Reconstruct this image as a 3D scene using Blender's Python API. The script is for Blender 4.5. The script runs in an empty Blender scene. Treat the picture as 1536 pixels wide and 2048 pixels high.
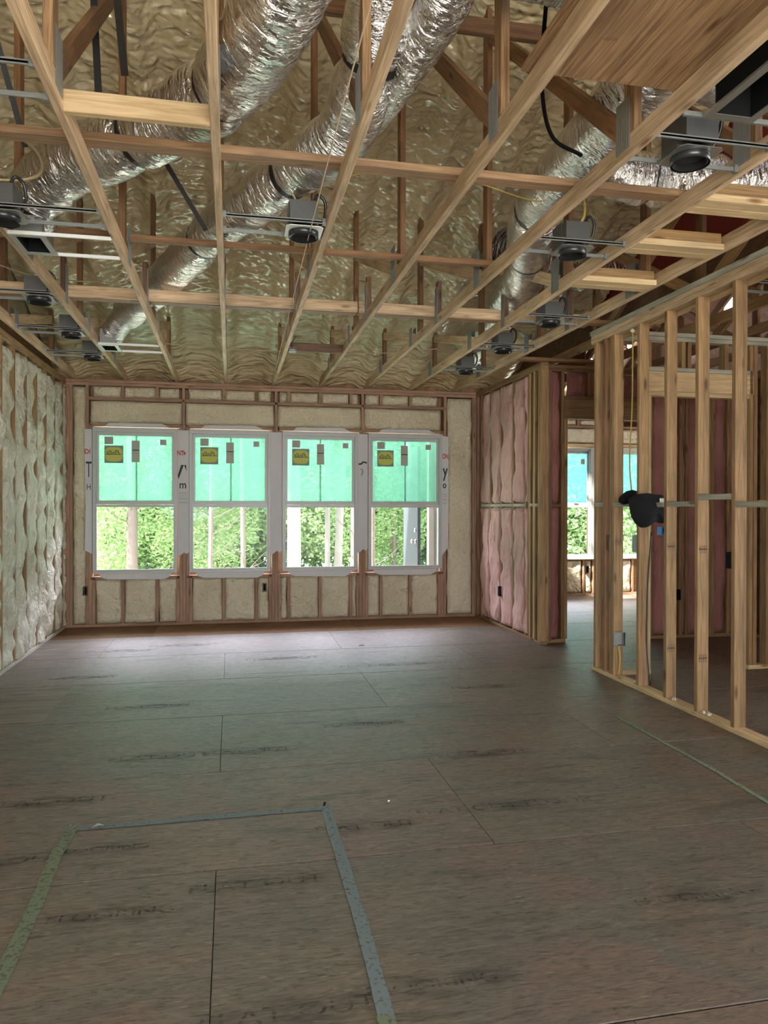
import bpy, bmesh, math, random
from mathutils import Vector, Matrix, noise
random.seed(7)
D = bpy.data
scene = bpy.context.scene
C = scene.collection

# ------------------------------------------------------------------ camera
cam_d = D.cameras.new('camera'); cam = D.objects.new('camera', cam_d); C.objects.link(cam)
YAW, PITCH, ROLL = 0.20283, -0.00598, 0.00174
fw = Vector((math.sin(YAW)*math.cos(PITCH), math.cos(YAW)*math.cos(PITCH), math.sin(PITCH)))
rt = Vector((math.cos(YAW), -math.sin(YAW), 0)); up = rt.cross(fw)
rt2 = rt*math.cos(ROLL)+up*math.sin(ROLL); up2 = -rt*math.sin(ROLL)+up*math.cos(ROLL)
m3 = Matrix((rt2, up2, -fw)).transposed()
cam.matrix_world = Matrix.Translation((0, 0, 1.49406)) @ m3.to_4x4()
cam_d.sensor_fit = 'VERTICAL'; cam_d.sensor_height = 36; cam_d.lens = 1486.82/2048*36
cam_d.clip_start = 0.05; cam_d.clip_end = 300
scene.camera = cam

# ------------------------------------------------------------------ sky, sun, large lights, exposure
w = D.worlds.new('overcast_sky'); scene.world = w; w.use_nodes = True
bg = w.node_tree.nodes['Background']; bg.inputs[0].default_value = (0.80, 0.90, 1.0, 1); bg.inputs[1].default_value = 6.0
sun_d = D.lights.new('sun', 'SUN'); sun_d.energy = 30; sun_d.angle = math.radians(3); sun_d.color = (1, .95, .86)
sun = D.objects.new('sun', sun_d); C.objects.link(sun); sun.rotation_euler = Vector((.60, .22, -.77)).to_track_quat('-Z', 'Y').to_euler()
def area(name, loc, rot, sx, sy, e, col):
    l = D.lights.new(name, 'AREA'); l.shape = 'RECTANGLE'; l.size = sx; l.size_y = sy; l.energy = e; l.color = col
    o = D.objects.new(name, l); C.objects.link(o); o.location = loc; o.rotation_euler = rot; return o
# added fill lamps out of view, behind the camera and off to the right
area('fill_rear', (0.9, -3.5, 1.2), (math.radians(84), 0, 0), 5.0, 2.2, 150, (1, .97, .92))
area('fill_side_rooms', (7.6, 3.5, 1.5), (math.radians(90), 0, math.radians(90)), 3.6, 2.2, 75, (1, .95, .88))
# added lamps in place of sky light, outside the main and far room windows
area('sky_fill_windows', (.6, 13.0, 3.65), (math.radians(-56), 0, 0), 7.0, 1.5, 720, (.88, .79, 1))
area('sky_fill_far_room', (6.1, 15.0, 3.9), (math.radians(-56), 0, 0), 3.0, 1.5, 420, (.80, .80, 1))
area('fill_far_room_side', (7.85, 10.7, 1.5), (math.radians(90), 0, math.radians(90)), 1.6, 1.6, 40, (1, .96, .88))  # added fill lamp inside the far room, no window there
vs = scene.view_settings
vs.view_transform = 'Standard'; vs.look = 'None'; vs.gamma = 1; vs.use_curve_mapping = False; vs.exposure = 0.35

# ------------------------------------------------------------------ material helpers
MATS = {}
def new_mat(name):
    m = D.materials.new(name); m.use_nodes = True; nt = m.node_tree
    return m, nt, nt.nodes['Principled BSDF'], nt.nodes, nt.links
def simple(name, col, rough=.6, metal=0, **kw):
    m, nt, b, N, L = new_mat(name)
    b.inputs['Base Color'].default_value = (*col, 1); b.inputs['Roughness'].default_value = rough; b.inputs['Metallic'].default_value = metal
    if 'bump' in kw:
        tc = N.new('ShaderNodeTexCoord'); n = N.new('ShaderNodeTexNoise'); n.inputs['Scale'].default_value = kw['bump'][0]; n.inputs['Detail'].default_value = 5
        bp = N.new('ShaderNodeBump'); bp.inputs['Strength'].default_value = kw['bump'][1]; bp.inputs['Distance'].default_value = .02
        L.new(tc.outputs['Object'], n.inputs['Vector']); L.new(n.outputs[0], bp.inputs['Height']); L.new(bp.outputs[0], b.inputs['Normal'])
    return m
def ramp(N, L, fac, stops):
    r = N.new('ShaderNodeValToRGB'); e = r.color_ramp.elements
    while len(e) < len(stops): e.new(.5)
    for i, (p, c) in enumerate(stops):
        e[i].position = p; e[i].color = (*c, 1) if len(c) == 3 else c
    L.new(fac, r.inputs[0]); return r
def randvec(N, L, coord, amt=37):
    oi = N.new('ShaderNodeObjectInfo'); mul = N.new('ShaderNodeVectorMath'); mul.operation = 'SCALE'
    cb = N.new('ShaderNodeCombineXYZ'); 
    for i, k in enumerate((amt, amt*.7, amt*1.3)):
        mm = N.new('ShaderNodeMath'); mm.operation = 'MULTIPLY'; mm.inputs[1].default_value = k; L.new(oi.outputs['Random'], mm.inputs[0]); L.new(mm.outputs[0], cb.inputs[i])
    ad = N.new('ShaderNodeVectorMath'); ad.operation = 'ADD'; L.new(coord, ad.inputs[0]); L.new(cb.outputs[0], ad.inputs[1])
    return ad.outputs[0], oi.outputs['Random']
def mixc(N, L, mode, fac, a, b):
    x = N.new('ShaderNodeMix'); x.data_type = 'RGBA'; x.blend_type = mode
    for sock, v in ((0, fac), (6, a), (7, b)):
        if isinstance(v, (int, float)): x.inputs[sock].default_value = v
        elif isinstance(v, tuple): x.inputs[sock].default_value = (*v, 1)
        else: L.new(v, x.inputs[sock])
    return x.outputs[2]
def wood(name, light, dark, var=.25, grain=1.0, rough=.62, stain=0):
    m, nt, b, N, L = new_mat(name)
    tc = N.new('ShaderNodeTexCoord'); vec, rnd = randvec(N, L, tc.outputs['Object'])
    mp = N.new('ShaderNodeMapping'); mp.inputs['Scale'].default_value = (1.1, 24, 24); L.new(vec, mp.inputs[0])
    n = N.new('ShaderNodeTexNoise'); n.inputs['Scale'].default_value = 2.2; n.inputs['Detail'].default_value = 6; n.inputs['Distortion'].default_value = 1.3; L.new(mp.outputs[0], n.inputs[0])
    r = ramp(N, L, n.outputs[0], [(.36, dark), (.62, light)])
    mp2 = N.new('ShaderNodeMapping'); mp2.inputs['Scale'].default_value = (2.6, 9, 9); L.new(vec, mp2.inputs[0])
    v = N.new('ShaderNodeTexVoronoi'); v.inputs['Scale'].default_value = 1.0; v.inputs['Randomness'].default_value = 1; L.new(mp2.outputs[0], v.inputs[0])
    k = ramp(N, L, v.outputs['Distance'], [(.06, (.30, .17, .09)), (.17, (1, 1, 1))])
    c = mixc(N, L, 'MULTIPLY', .85, r.outputs[0], k.outputs[0])
    n2 = N.new('ShaderNodeTexNoise'); n2.inputs['Scale'].default_value = 2.5; n2.inputs['Detail'].default_value = 3; L.new(vec, n2.inputs[0])
    d = ramp(N, L, n2.outputs[0], [(.35, (.72, .70, .68)), (.65, (1.05, 1.03, 1))])
    c = mixc(N, L, 'MULTIPLY', .8, c, d.outputs[0])
    hv = ramp(N, L, rnd, [(0, (1-var, 1-var*1.1, 1-var*1.25)), (.5, (1, 1, 1)), (1, (1+var*.3, 1+var*.2, 1+var*.1))])
    c = mixc(N, L, 'MULTIPLY', 1, c, hv.outputs[0])
    L.new(c, b.inputs['Base Color']); b.inputs['Roughness'].default_value = rough
    bp = N.new('ShaderNodeBump'); bp.inputs['Strength'].default_value = .25*grain; bp.inputs['Distance'].default_value = .004
    L.new(n.outputs[0], bp.inputs['Height']); L.new(bp.outputs[0], b.inputs['Normal'])
    return m
M_WOOD = wood('sawn_pine', (.41, .255, .115), (.25, .145, .065))
M_CHORD = wood('weathered_pine', (.74, .55, .36), (.47, .33, .20), .22)
M_WEB = wood('attic_pine_brown', (.30, .155, .07), (.18, .09, .04), .25)
M_STUD = wood('back_wall_stud', (.42, .255, .16), (.27, .155, .095), .15)
M_LIGHT = wood('fresh_pine_light', (.74, .56, .33), (.56, .38, .20), .12)
M_GREY = wood('greyed_lumber', (.50, .49, .42), (.34, .33, .27), .15)
M_DARKW = wood('dark_brown_lumber', (.22, .115, .06), (.11, .055, .03), .2)

def foam(name, base, deep, scale=1.0, stretch=(1, 1, 1), bump=.9, rough=.42, ridged=False):
    m, nt, b, N, L = new_mat(name)
    tc = N.new('ShaderNodeTexCoord'); mp = N.new('ShaderNodeMapping'); mp.inputs['Scale'].default_value = stretch; L.new(tc.outputs['Object'], mp.inputs[0])
    n = N.new('ShaderNodeTexNoise'); n.inputs['Scale'].default_value = 9*scale; n.inputs['Detail'].default_value = 7; n.inputs['Roughness'].default_value = .6; n.inputs['Distortion'].default_value = .6; L.new(mp.outputs[0], n.inputs[0])
    if ridged:
        n.noise_type = 'RIDGED_MULTIFRACTAL'; n.inputs['Detail'].default_value = 5; n.inputs['Scale'].default_value = 3.2; n.inputs['Distortion'].default_value = 1.2
        b.inputs['Coat Weight'].default_value = 1; b.inputs['Coat Roughness'].default_value = .12
    v = N.new('ShaderNodeTexVoronoi'); v.feature = 'SMOOTH_F1'; v.inputs['Scale'].default_value = 22*scale; L.new(mp.outputs[0], v.inputs[0])
    n3 = N.new('ShaderNodeTexNoise'); n3.inputs['Scale'].default_value = 1.6; n3.inputs['Detail'].default_value = 3; L.new(tc.outputs['Object'], n3.inputs[0])
    r = ramp(N, L, n3.outputs[0], [(.35, deep), (.62, base)])
    L.new(r.outputs[0], b.inputs['Base Color'])
    ad = N.new('ShaderNodeMath'); ad.operation = 'MULTIPLY_ADD'; ad.inputs[1].default_value = -.45; L.new(v.outputs['Distance'], ad.inputs[0]); L.new(n.outputs[0], ad.inputs[2])
    bp = N.new('ShaderNodeBump'); bp.inputs['Strength'].default_value = bump; bp.inputs['Distance'].default_value = .055 if ridged else .035
    L.new(ad.outputs[0], bp.inputs['Height']); L.new(bp.outputs[0], b.inputs['Normal'])
    b.inputs['Roughness'].default_value = rough
    return m
M_FOAM = foam('spray_foam_cream', (.68, .60, .43), (.58, .50, .34), 1.4, (1, 1, 1), .9, .45)
M_FOAML = foam('spray_foam_pale', (.70, .67, .54), (.60, .56, .42), 1.9, (1, 1, .7), 1.0, .36)
M_FOAMC = foam('spray_foam_ceiling', (.64, .53, .33), (.54, .43, .25), .8, (.55, 1.5, 1.5), 1.0, .30, True)
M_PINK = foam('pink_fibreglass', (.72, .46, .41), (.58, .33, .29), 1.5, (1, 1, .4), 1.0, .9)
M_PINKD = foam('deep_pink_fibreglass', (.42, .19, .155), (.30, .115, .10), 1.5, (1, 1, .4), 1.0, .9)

def foil_mat():
    m, nt, b, N, L = new_mat('crinkled_silver_foil')
    tc = N.new('ShaderNodeTexCoord')
    mp = N.new('ShaderNodeMapping'); mp.inputs['Scale'].default_value = (30, 8, 1); L.new(tc.outputs['UV'], mp.inputs[0])
    n = N.new('ShaderNodeTexNoise'); n.inputs['Scale'].default_value = 1.0; n.inputs['Detail'].default_value = 5; n.inputs['Distortion'].default_value = 1.2; L.new(mp.outputs[0], n.inputs[0])
    n2 = N.new('ShaderNodeTexNoise'); n2.inputs['Scale'].default_value = 40; n2.inputs['Detail'].default_value = 3; L.new(tc.outputs['Object'], n2.inputs[0])
    ad = N.new('ShaderNodeMath'); ad.operation = 'MULTIPLY_ADD'; ad.inputs[1].default_value = .25; L.new(n2.outputs[0], ad.inputs[0]); L.new(n.outputs[0], ad.inputs[2])
    bp = N.new('ShaderNodeBump'); bp.inputs['Strength'].default_value = .9; bp.inputs['Distance'].default_value = .03
    L.new(ad.outputs[0], bp.inputs['Height']); L.new(bp.outputs[0], b.inputs['Normal'])
    b.inputs['Base Color'].default_value = (.74, .73, .72, 1); b.inputs['Metallic'].default_value = 1; b.inputs['Roughness'].default_value = .17
    return m
M_FOIL = foil_mat()
M_GALV = simple('galvanised_steel', (.42, .43, .42), .38, .85, bump=(60, .1))
M_GALVD = simple('dull_galvanised_plate', (.26, .27, .26), .5, .6, bump=(90, .15))
M_BLACK = simple('black_plastic', (.010, .010, .011), .9)
M_BLACK.node_tree.nodes['Principled BSDF'].inputs['Specular IOR Level'].default_value = .1
M_JBOX = simple('dark_zinc_box', (.13, .133, .13), .45, .5)
M_BRACE = wood('brace_lumber_brown', (.44, .275, .155), (.29, .17, .09), .1)
M_CAN = simple('dark_can_metal', (.05, .052, .055), .3, .6)
M_CLOTH = simple('black_cloth', (.006, .006, .008), .95)
M_STRAP = simple('black_strap', (.012, .011, .011), .5)
M_WHITE = simple('white_vinyl', (.46, .465, .44), .35)
M_WRAP = simple('grey_white_house_wrap', (.56, .55, .54), .55, bump=(14, .25))
M_WHITEPL = simple('white_painted_plate', (.82, .82, .80), .4)
M_RED = simple('red_print', (.45, .03, .04), .6)
M_INK = simple('black_print', (.02, .02, .03), .6)
M_LINE = simple('grey_print', (.30, .29, .29), .6)
M_REDSH = simple('dark_red_sheathing', (.22, .018, .016), .6)
M_CABLE = simple('yellow_cable', (.50, .38, .09), .5)
M_CABLEW = simple('tan_cable', (.42, .34, .20), .5)
M_CORD = simple('string_cord', (.62, .50, .36), .8)
M_BLUE = simple('blue_plastic', (.02, .16, .42), .4)
M_KNOB = simple('brushed_chrome', (.8, .8, .8), .2, 1)
M_DOOR = simple('charcoal_door_paint', (.055, .065, .075), .4)
M_STICK = simple('grey_paper_sticker', (.42, .42, .34), .7)
M_YEL = simple('yellow_label', (.50, .52, .10), .6)
M_LABG = simple('green_grey_label', (.20, .26, .20), .6)
M_STAMP = simple('mill_stamp_ink', (.20, .125, .07), .7)

def tape_mat(name, col, gap):
    m, nt, b, N, L = new_mat(name)
    tc = N.new('ShaderNodeTexCoord'); n = N.new('ShaderNodeTexNoise'); n.inputs['Scale'].default_value = 55; n.inputs['Detail'].default_value = 5; L.new(tc.outputs['Object'], n.inputs[0])
    r = ramp(N, L, n.outputs[0], [(gap-.06, (.115, .10, .085)), (gap+.04, col)])
    L.new(r.outputs[0], b.inputs['Base Color']); b.inputs['Roughness'].default_value = .75
    return m
M_TBLUE = tape_mat('worn_blue_tape', (.175, .225, .24), .40)
M_TGREEN = tape_mat('worn_green_tape', (.175, .225, .145), .45)
M_TGREENF = tape_mat('faded_green_tape', (.20, .28, .18), .42)

def floor_mat(name, cols, grain, blot, spec=.5, rough=.5):
    m, nt, b, N, L = new_mat(name)
    tc = N.new('ShaderNodeTexCoord'); vec, rnd = randvec(N, L, tc.outputs['Object'])
    big = N.new('ShaderNodeTexNoise'); big.inputs['Scale'].default_value = 1.1; big.inputs['Detail'].default_value = 4; L.new(vec, big.inputs[0])
    r = ramp(N, L, big.outputs[0], cols)
    mp = N.new('ShaderNodeMapping'); mp.inputs['Scale'].default_value = (10, 60, 1); L.new(vec, mp.inputs[0])
    n = N.new('ShaderNodeTexNoise'); n.inputs['Scale'].default_value = 1; n.inputs['Detail'].default_value = 7; n.inputs['Roughness'].default_value = .72; n.inputs['Distortion'].default_value = 1.6; L.new(mp.outputs[0], n.inputs[0])
    g = ramp(N, L, n.outputs[0], [(.33, (.42, .40, .38)), (.47, (.95, .95, .95)), (.62, (1.3, 1.28, 1.25)), (.75, (1.6, 1.55, 1.5))])
    c = mixc(N, L, 'MULTIPLY', grain, r.outputs[0], g.outputs[0])
    # pale flakes of strand
    mp3 = N.new('ShaderNodeMapping'); mp3.inputs['Scale'].default_value = (11, 52, 1); mp3.inputs['Rotation'].default_value = (0, 0, .3); L.new(vec, mp3.inputs[0])
    vf = N.new('ShaderNodeTexVoronoi'); vf.inputs['Scale'].default_value = 1.6; L.new(mp3.outputs[0], vf.inputs[0])
    fk = ramp(N, L, vf.outputs['Color'], [(.80, (0, 0, 0)), (.88, (1, 1, 1))])
    fk2 = ramp(N, L, vf.outputs['Distance'], [(.18, (1, 1, 1)), (.34, (0, 0, 0))])
    fm = mixc(N, L, 'MULTIPLY', 1, fk.outputs[0], fk2.outputs[0])
    fs = N.new('ShaderNodeMath'); fs.operation = 'MULTIPLY'; fs.inputs[1].default_value = .55; L.new(fm, fs.inputs[0])
    c = mixc(N, L, 'MIX', fs.outputs[0], c, (.40, .34, .27))
    # long dark grey ink smears, dirt
    mp2 = N.new('ShaderNodeMapping'); mp2.inputs['Scale'].default_value = (1.5, 9, 1); L.new(vec, mp2.inputs[0])
    s = N.new('ShaderNodeTexNoise'); s.inputs['Scale'].default_value = 1; s.inputs['Detail'].default_value = 5; s.inputs['Roughness'].default_value = .6; L.new(mp2.outputs[0], s.inputs[0])
    sr = ramp(N, L, s.outputs[0], [(.58, (1, 1, 1)), (.70, (.52, .56, .55))])
    c = mixc(N, L, 'MULTIPLY', blot, c, sr.outputs[0])
    hv = ramp(N, L, rnd, [(0, (.86, .93, .90)), (.3, (1.08, .96, .93)), (.6, (.97, 1, .98)), (1, (1.08, .99, .94))]); c = mixc(N, L, 'MULTIPLY', 1, c, hv.outputs[0])
    L.new(c, b.inputs['Base Color']); rr = ramp(N, L, n.outputs[0], [(.3, (rough+.12,)*3), (.7, (rough-.08,)*3)]); L.new(rr.outputs[0], b.inputs['Roughness'])
    b.inputs['Specular IOR Level'].default_value = spec
    bp = N.new('ShaderNodeBump'); bp.inputs['Strength'].default_value = .35; bp.inputs['Distance'].default_value = .006
    L.new(n.outputs[0], bp.inputs['Height']); L.new(bp.outputs[0], b.inputs['Normal'])
    return m
M_FLOOR = floor_mat('weathered_subfloor', [(.32, (.16, .145, .12)), (.43, (.195, .155, .125)), (.52, (.162, .145, .122)), (.60, (.19, .14, .118)), (.70, (.165, .145, .11))], 1.0, .95, .45, .45)
M_FLOORB = floor_mat('clean_brown_subfloor', [(.35, (.20, .105, .055)), (.65, (.26, .15, .085))], .8, .2, .12, .8)
def osb(name, a, bcol):
    m, nt, b, N, L = new_mat(name)
    tc = N.new('ShaderNodeTexCoord'); v = N.new('ShaderNodeTexVoronoi'); v.inputs['Scale'].default_value = 14; mp = N.new('ShaderNodeMapping'); mp.inputs['Scale'].default_value = (1, 3, 2); L.new(tc.outputs['Object'], mp.inputs[0]); L.new(mp.outputs[0], v.inputs[0])
    r = ramp(N, L, v.outputs['Color'], [(.2, a), (.8, bcol)]); L.new(r.outputs[0], b.inputs['Base Color']); b.inputs['Roughness'].default_value = .7
    return m
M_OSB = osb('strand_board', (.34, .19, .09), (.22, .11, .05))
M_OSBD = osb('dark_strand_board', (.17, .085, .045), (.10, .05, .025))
M_PLY = wood('plywood_face', (.42, .26, .13), (.19, .10, .05), .05, 1, .6)

def glass_mat(name, tint, film):
    m, nt, b, N, L = new_mat(name); N.remove(b); out = N['Material Output']
    tr = N.new('ShaderNodeBsdfTransparent'); tr.inputs[0].default_value = (*tint, 1)
    gl = N.new('ShaderNodeBsdfGlossy'); gl.inputs['Roughness'].default_value = .02
    lw = N.new('ShaderNodeLayerWeight'); lw.inputs[0].default_value = .12
    mx = N.new('ShaderNodeMixShader'); L.new(lw.outputs['Fresnel'], mx.inputs[0]); L.new(tr.outputs[0], mx.inputs[1]); L.new(gl.outputs[0], mx.inputs[2])
    last = mx
    if film:
        tl = N.new('ShaderNodeBsdfTranslucent'); tl.inputs[0].default_value = (*film[1], 1)
        mx2 = N.new('ShaderNodeMixShader')
        tc = N.new('ShaderNodeTexCoord'); n = N.new('ShaderNodeTexNoise'); n.inputs['Scale'].default_value = 3; n.inputs['Detail'].default_value = 4; L.new(tc.outputs['Object'], n.inputs[0])
        r = ramp(N, L, n.outputs[0], [(.3, (film[0]-.12,)*3), (.7, (film[0]+.12,)*3)]); L.new(r.outputs[0], mx2.inputs[0])
        L.new(last.outputs[0], mx2.inputs[1]); L.new(tl.outputs[0], mx2.inputs[2]); last = mx2
    L.new(last.outputs[0], out.inputs[0]); return m
M_GLASS = glass_mat('clear_glass', (.96, .98, .97), None)
M_FILM = glass_mat('teal_film_on_glass', (.66, .84, .75), (.42, (.13, .29, .21)))
M_FILMB = glass_mat('cyan_film_on_glass', (.64, .86, .84), (.4, (.15, .34, .33)))
def ghost_ink():
    m, nt, b, N, L = new_mat('faded_floor_ink'); out = N['Material Output']
    b.inputs['Base Color'].default_value = (.05, .055, .05, 1); b.inputs['Roughness'].default_value = .8
    tr = N.new('ShaderNodeBsdfTransparent'); mx = N.new('ShaderNodeMixShader')
    tc = N.new('ShaderNodeTexCoord'); mp = N.new('ShaderNodeMapping'); mp.inputs['Scale'].default_value = (14, 70, 1); n = N.new('ShaderNodeTexNoise'); n.inputs['Detail'].default_value = 4; n.inputs['Scale'].default_value = 1
    L.new(tc.outputs['Object'], mp.inputs[0]); L.new(mp.outputs[0], n.inputs[0]); r = ramp(N, L, n.outputs[0], [(.46, (0, 0, 0)), (.66, (.26, .26, .26))])
    L.new(r.outputs[0], mx.inputs[0]); L.new(tr.outputs[0], mx.inputs[1]); L.new(b.outputs[0], mx.inputs[2]); L.new(mx.outputs[0], out.inputs[0]); return m
M_GHOST = ghost_ink()
def smudge():
    m, nt, b, N, L = new_mat('floor_ink_smudge'); out = N['Material Output']
    b.inputs['Base Color'].default_value = (.045, .055, .05, 1); b.inputs['Roughness'].default_value = .8
    tr = N.new('ShaderNodeBsdfTransparent'); mx = N.new('ShaderNodeMixShader')
    tc = N.new('ShaderNodeTexCoord'); oi = N.new('ShaderNodeObjectInfo')
    mp = N.new('ShaderNodeMapping'); mp.inputs['Scale'].default_value = (6, 26, 1); L.new(tc.outputs['Object'], mp.inputs[0])
    ad = N.new('ShaderNodeVectorMath'); ad.operation = 'ADD'; L.new(mp.outputs[0], ad.inputs[0]); L.new(oi.outputs['Location'], ad.inputs[1])
    n = N.new('ShaderNodeTexNoise'); n.inputs['Detail'].default_value = 5; n.inputs['Scale'].default_value = 1; L.new(ad.outputs[0], n.inputs[0])
    g = N.new('ShaderNodeTexGradient'); g.gradient_type = 'SPHERICAL'; mg = N.new('ShaderNodeMapping'); mg.inputs['Scale'].default_value = (3.0, 11, 1); L.new(tc.outputs['Object'], mg.inputs[0]); L.new(mg.outputs[0], g.inputs[0])
    r = ramp(N, L, n.outputs[0], [(.40, (0, 0, 0)), (.65, (1, 1, 1))]); r2 = ramp(N, L, g.outputs[0], [(0, (0, 0, 0)), (.6, (1, 1, 1))])
    q = mixc(N, L, 'MULTIPLY', 1, r.outputs[0], r2.outputs[0]); f_ = N.new('ShaderNodeMath'); f_.operation = 'MULTIPLY'; f_.inputs[1].default_value = .5; L.new(q, f_.inputs[0])
    L.new(f_.outputs[0], mx.inputs[0]); L.new(tr.outputs[0], mx.inputs[1]); L.new(b.outputs[0], mx.inputs[2]); L.new(mx.outputs[0], out.inputs[0]); return m
M_SMUDGE = smudge()
def leaf_mat(name, a, bcol):
    m, nt, b, N, L = new_mat(name); out = N['Material Output']
    g = N.new('ShaderNodeNewGeometry'); r = ramp(N, L, g.outputs['Random Per Island'], [(0, a), (1, bcol)])
    L.new(r.outputs[0], b.inputs['Base Color']); b.inputs['Roughness'].default_value = .6
    tl = N.new('ShaderNodeBsdfTranslucent'); L.new(r.outputs[0], tl.inputs[0]); mx = N.new('ShaderNodeMixShader'); mx.inputs[0].default_value = .5
    L.new(b.outputs[0], mx.inputs[1]); L.new(tl.outputs[0], mx.inputs[2]); L.new(mx.outputs[0], out.inputs[0]); return m
M_LEAF = leaf_mat('bright_leaves', (.16, .27, .10), (.36, .48, .24))
M_LEAF2 = leaf_mat('deep_leaves', (.14, .25, .14), (.28, .38, .26))
M_BARK = simple('pale_pine_bark', (.12, .095, .085), .9, bump=(9, .9))
M_BARKL = simple('light_birch_bark', (.20, .185, .175), .9, bump=(9, .6))
M_TWIG = simple('dark_twig_bark', (.07, .055, .05), .9)
M_LAKE = simple('pale_lake_water', (.60, .70, .72), .12)
M_YARD = simple('pale_sandy_yard', (.74, .72, .62), .9, bump=(2, .4))

# ------------------------------------------------------------------ geometry helpers
def link(name, me, mat=None, parent=None, loc=None, mw=None):
    o = D.objects.new(name, me); C.objects.link(o)
    if mat is not None and me is not None and len(me.materials) == 0: me.materials.append(mat)
    if mw is None: mw = Matrix.Translation(loc or (0, 0, 0))
    if parent is not None:
        o.parent = parent; o.matrix_local = PW[parent.name].inverted() @ mw
    else: o.matrix_local = mw
    PW[o.name] = mw
    return o
PW = {}
def thing(name, label, cat, loc, group=None):
    o = link(name, None, loc=loc); o['label'] = label; o['category'] = cat
    if group: o['group'] = group
    o.empty_display_size = .1
    return o
def tag(o, label, cat, group=None):
    o['label'] = label; o['category'] = cat
    if group: o['group'] = group
    return o
def struct(name, loc=(0, 0, 0)):
    o = link(name, None, loc=loc); o['kind'] = 'structure'; o.empty_display_size = .1; return o
CACHE = {}
def boxmesh(lx, ly, lz, mat, ch=.003):
    key = (round(lx, 4), round(ly, 4), round(lz, 4), mat.name, ch)
    if key in CACHE: return CACHE[key]
    hx, hy, hz = lx/2, ly/2, lz/2; c = min(ch, hy*.4, hz*.4)
    prof = [(-hy+c, -hz), (hy-c, -hz), (hy, -hz+c), (hy, hz-c), (hy-c, hz), (-hy+c, hz), (-hy, hz-c), (-hy, -hz+c)]
    if ch == 0: prof = [(-hy, -hz), (hy, -hz), (hy, hz), (-hy, hz)]
    n = len(prof)
    v = [(-hx, y, z) for y, z in prof]+[(hx, y, z) for y, z in prof]
    f = [tuple(reversed(range(n))), tuple(range(n, 2*n))]+[(i, (i+1) % n, (i+1) % n+n, i+n) for i in range(n)]
    me = D.meshes.new('box'); me.from_pydata(v, [], f); me.materials.append(mat); me.update()
    CACHE[key] = me; return me
def board(name, a, b, wdir, wd, th, mat, parent=None, ch=.003):
    a, b = Vector(a), Vector(b); x = (b-a); ln = x.length; x.normalize()
    y = Vector(wdir); y = (y-x*y.dot(x)).normalized(); z = x.cross(y)
    mw = Matrix((x, y, z)).transposed().to_4x4(); mw.translation = (a+b)/2
    return link(name, boxmesh(ln, wd, th, mat, ch), mat, parent, mw=mw)
def bx(name, x0, x1, y0, y1, z0, z1, mat, parent=None, ch=.003):
    d = (x1-x0, y1-y0, z1-z0); c = Vector(((x0+x1)/2, (y0+y1)/2, (z0+z1)/2)); ax = d.index(max(d))
    e = [Vector((1, 0, 0)), Vector((0, 1, 0)), Vector((0, 0, 1))]
    x, y = e[ax], e[(ax+1) % 3]
    return board(name, c-x*d[ax]/2, c+x*d[ax]/2, y, d[(ax+1) % 3], d[(ax+2) % 3], mat, parent, ch)
class MB:
    def __init__(s): s.v = []; s.f = []; s.uv = None; s.mi = []
    def add(s, v, f, mi=0):
        o = len(s.v); s.v += [tuple(p) for p in v]; s.f += [tuple(i+o for i in q) for q in f]; s.mi += [mi]*len(f); return s
    def box(s, x0, x1, y0, y1, z0, z1, mi=0):
        return s.add([(x0, y0, z0), (x1, y0, z0), (x1, y1, z0), (x0, y1, z0), (x0, y0, z1), (x1, y0, z1), (x1, y1, z1), (x0, y1, z1)],
                     [(3, 2, 1, 0), (4, 5, 6, 7), (0, 1, 5, 4), (1, 2, 6, 5), (2, 3, 7, 6), (3, 0, 4, 7)], mi)
    def lathe(s, prof, cx, cy, n=24, mi=0, caps=False):
        v = [(cx+r*math.cos(2*math.pi*i/n), cy+r*math.sin(2*math.pi*i/n), z) for r, z in prof for i in range(n)]
        f = [(k*n+i, k*n+(i+1) % n, (k+1)*n+(i+1) % n, (k+1)*n+i) for k in range(len(prof)-1) for i in range(n)]
        if caps: f += [tuple(range(n-1, -1, -1)), tuple(range((len(prof)-1)*n, len(prof)*n))]
        return s.add(v, f, mi)
    def tube(s, pts, r, n=6, mi=0):
        pts = [Vector(p) for p in pts]; v = []; f = []
        prev = Vector((.31, .2, .93))
        for i, p in enumerate(pts):
            t = (pts[min(i+1, len(pts)-1)]-pts[max(i-1, 0)]).normalized()
            a = (prev-t*prev.dot(t)).normalized(); b = t.cross(a); prev = a
            rr = r(i/(len(pts)-1)) if callable(r) else r
            v += [p+(a*math.cos(2*math.pi*k/n)+b*math.sin(2*math.pi*k/n))*rr for k in range(n)]
        f = [(i*n+k, i*n+(k+1) % n, (i+1)*n+(k+1) % n, (i+1)*n+k) for i in range(len(pts)-1) for k in range(n)]
        f += [tuple(range(n-1, -1, -1)), tuple(range((len(pts)-1)*n, len(pts)*n))]
        return s.add(v, f, mi)
    def build(s, name, mats, parent=None, smooth=False, loc=None):
        me = D.meshes.new(name); vv = s.v
        if loc: L0 = Vector(loc); vv = [tuple(Vector(p)-L0) for p in s.v]
        me.from_pydata(vv, [], s.f); mats = mats if isinstance(mats, (list, tuple)) else [mats]
        for m in mats: me.materials.append(m)
        me.polygons.foreach_set('material_index', s.mi)
        if smooth: me.polygons.foreach_set('use_smooth', [True]*len(s.f))
        me.update(); return link(name, me, None, parent, loc=loc)
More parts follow.
